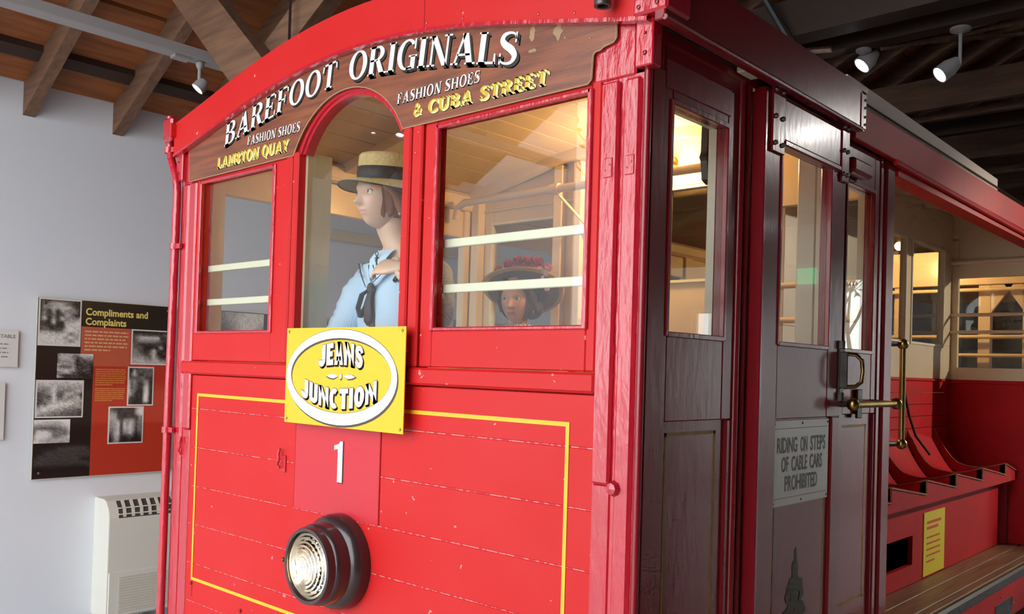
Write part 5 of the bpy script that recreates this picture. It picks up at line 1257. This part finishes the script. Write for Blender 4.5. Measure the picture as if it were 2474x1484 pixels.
for s_ in (-1, 1):
    part('hair_lock', G().tube([hm2 @ Vector((s_*.03, -.080, .085)), hm2 @ Vector((s_*.062, -.055, .055)), hm2 @ Vector((s_*.076, -.02, .0)), hm2 @ Vector((s_*.08, .02, -.05))], [.016, .02, .02, .016], 10), 'dark_hair', lady, smooth='all')
    part('earring', G().ball(hm2 @ Vector((s_*.078, .004, -.052)), .005, 10).tube([hm2 @ Vector((s_*.078, .004, -.052)), hm2 @ Vector((s_*.079, .004, -.072))], .0018, 6), 'silver', lady, smooth='all')
h2 = hm2 @ Matrix.Translation((.004, .050, .035)) @ Matrix.Rotation(math.radians(-34), 4, 'X') @ Matrix.Rotation(math.radians(-7), 4, 'Y')
def wide(prof, n=56):
    rings = []
    for rr, h in prof:
        rings.append([tuple(h2 @ Vector((rr*math.cos(a)*1.02, rr*math.sin(a), h+.03*max(0, (rr-.10)/.09)**1.5*(.35-.65*math.sin(a)**2+.25*math.sin(a))))) for a in [2*PI*i/n for i in range(n)]])
    return rings
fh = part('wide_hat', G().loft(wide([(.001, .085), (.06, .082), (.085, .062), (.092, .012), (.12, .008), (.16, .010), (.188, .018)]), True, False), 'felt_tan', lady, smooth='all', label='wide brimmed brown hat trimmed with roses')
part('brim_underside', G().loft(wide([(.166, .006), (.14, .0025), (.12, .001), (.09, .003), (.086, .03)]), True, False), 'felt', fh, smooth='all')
part('brim_binding', G().loft(wide([(.188, .018), (.191, .0155), (.178, .0095), (.166, .006)]), True, False), 'felt_tan', fh, smooth='all')
def rose(c, r_, m, seed):
    rnd = random.Random(seed); g = G(); c = Vector(c); ax_ = (c-(h2 @ Vector((0, 0, .0)))).normalized(); x = ax_.orthogonal().normalized(); y = ax_.cross(x)
    for lay, (n, rad, hh, tilt) in enumerate(((6, 1.0, 0.0, .9), (5, .72, .3, .55), (4, .42, .5, .3))):
        for i in range(n):
            a = 2*PI*i/n+lay*.5+rnd.uniform(-.2, .2); d = x*math.cos(a)+y*math.sin(a); s_ = d.cross(ax_)
            rows = []
            for u_ in range(5):
                q = u_/4; w_ = r_*.55*math.sin(PI*(.15+.75*q)); p = c+ax_*r_*(hh+q*(1-tilt)*1.0)+d*r_*rad*q*(.4+.6*tilt)
                rows.append([p-s_*w_+d*.002, p+d*r_*.10-ax_*r_*.05*q, p+s_*w_+d*.002])
            g.grid(rows)
    return part('hat_rose', g, m, fh, smooth='all')
for i, (a, rr, hz, sz) in enumerate(((4.05, .110, .050, .028), (4.45, .102, .058, .031), (4.80, .100, .066, .034), (5.12, .104, .068, .033), (5.45, .108, .066, .038), (5.80, .112, .060, .034), (4.65, .07, .092, .032), (5.3, .07, .096, .034))):
    rose(h2 @ Vector((rr*1.12*math.cos(a), rr*1.12*math.sin(a), hz)), sz*1.2, 'pink_rose' if i in (0, 5) else 'rose', i+3)
g = G()
for i, (dx, dy, dz_) in enumerate(((.115, -.135, .030), (.130, -.120, .0), (.135, -.135, -.03), (.15, -.11, .015), (.155, -.125, -.03), (.165, -.10, -.06), (.145, -.14, -.055))):
    c = h2 @ Vector((dx, dy, dz_)); rnd = random.Random(i); a = rnd.uniform(0, 6)
    d = Vector((math.cos(a)*.6, -.3, math.sin(a))).normalized(); s_ = d.cross(Vector((0, 1, 0))).normalized()
    g.grid([[c+d*.028*q-s_*.016*math.sin(PI*(.1+.8*q)), c+d*.028*q+Vector((0, -.006, 0)), c+d*.028*q+s_*.016*math.sin(PI*(.1+.8*q))] for q in (0, .25, .5, .75, 1)])
part('ribbon_petals', g, 'lilac', fh, smooth='all')
# bench the lady sits on, inside the cabin
cp('cabin_seat', G().box(-2.15, -1.15, 1.16, 1.58, 1.10, 1.14, bev=.006).box(-2.15, -1.15, 1.20, 1.23, ZFLOOR, 1.10), 'slat_wood')

# ---------------- trees outside, mirrored in the glass
def tree(loc, h, seed, label):
    rnd = random.Random(seed); loc = Vector(loc); t_ = thing('tree', loc, label, 'tree')
    g = G(); tips = []
    def br(p, d, ln, r_, lv):
        q = p+d*ln; m_ = p+d*ln*.5+Vector((rnd.uniform(-1, 1), rnd.uniform(-1, 1), 0))*ln*.06
        g.tube([p, m_, q], [r_, r_*.8, r_*.6], 6)
        if lv == 0: tips.append(q); return
        for k in range(3 if lv > 1 else 3):
            dd = (d+Vector((rnd.uniform(-1, 1), rnd.uniform(-1, 1), rnd.uniform(-.1, .6)))*.75).normalized(); br(q, dd, ln*.68, r_*.55, lv-1)
    br(loc, Vector((0, 0, 1)), h*.32, .10, 4)
    part('trunk', g, 'bark', t_, smooth='all')
    lg = G()
    for p in tips:
        for k in range(5):
            c = p+Vector((rnd.gauss(0, .16), rnd.gauss(0, .16), rnd.gauss(0, .16))); a = Vector((rnd.uniform(-1, 1), rnd.uniform(-1, 1), rnd.uniform(-1, 1))).normalized()*.06; b = a.orthogonal().normalized()*.03
            lg.add([c-a, c+b, c+a, c-b], [(0, 1, 2, 3)])
    part('foliage', lg, 'leaf', t_, recalc=False, kind='stuff')
tree((-5.6, -8.2, -.13), 6.2, 11, 'tree with thin branches outside the entrance, mirrored in the right front pane')
tree((4.4, 12.6, -.13), 4.6, 12, 'leafy tree outside the glazed doors of the far wall')
ground = struct('ground', G().box(-30, 30, -30, 30, -.2, -.13), 'pavement')
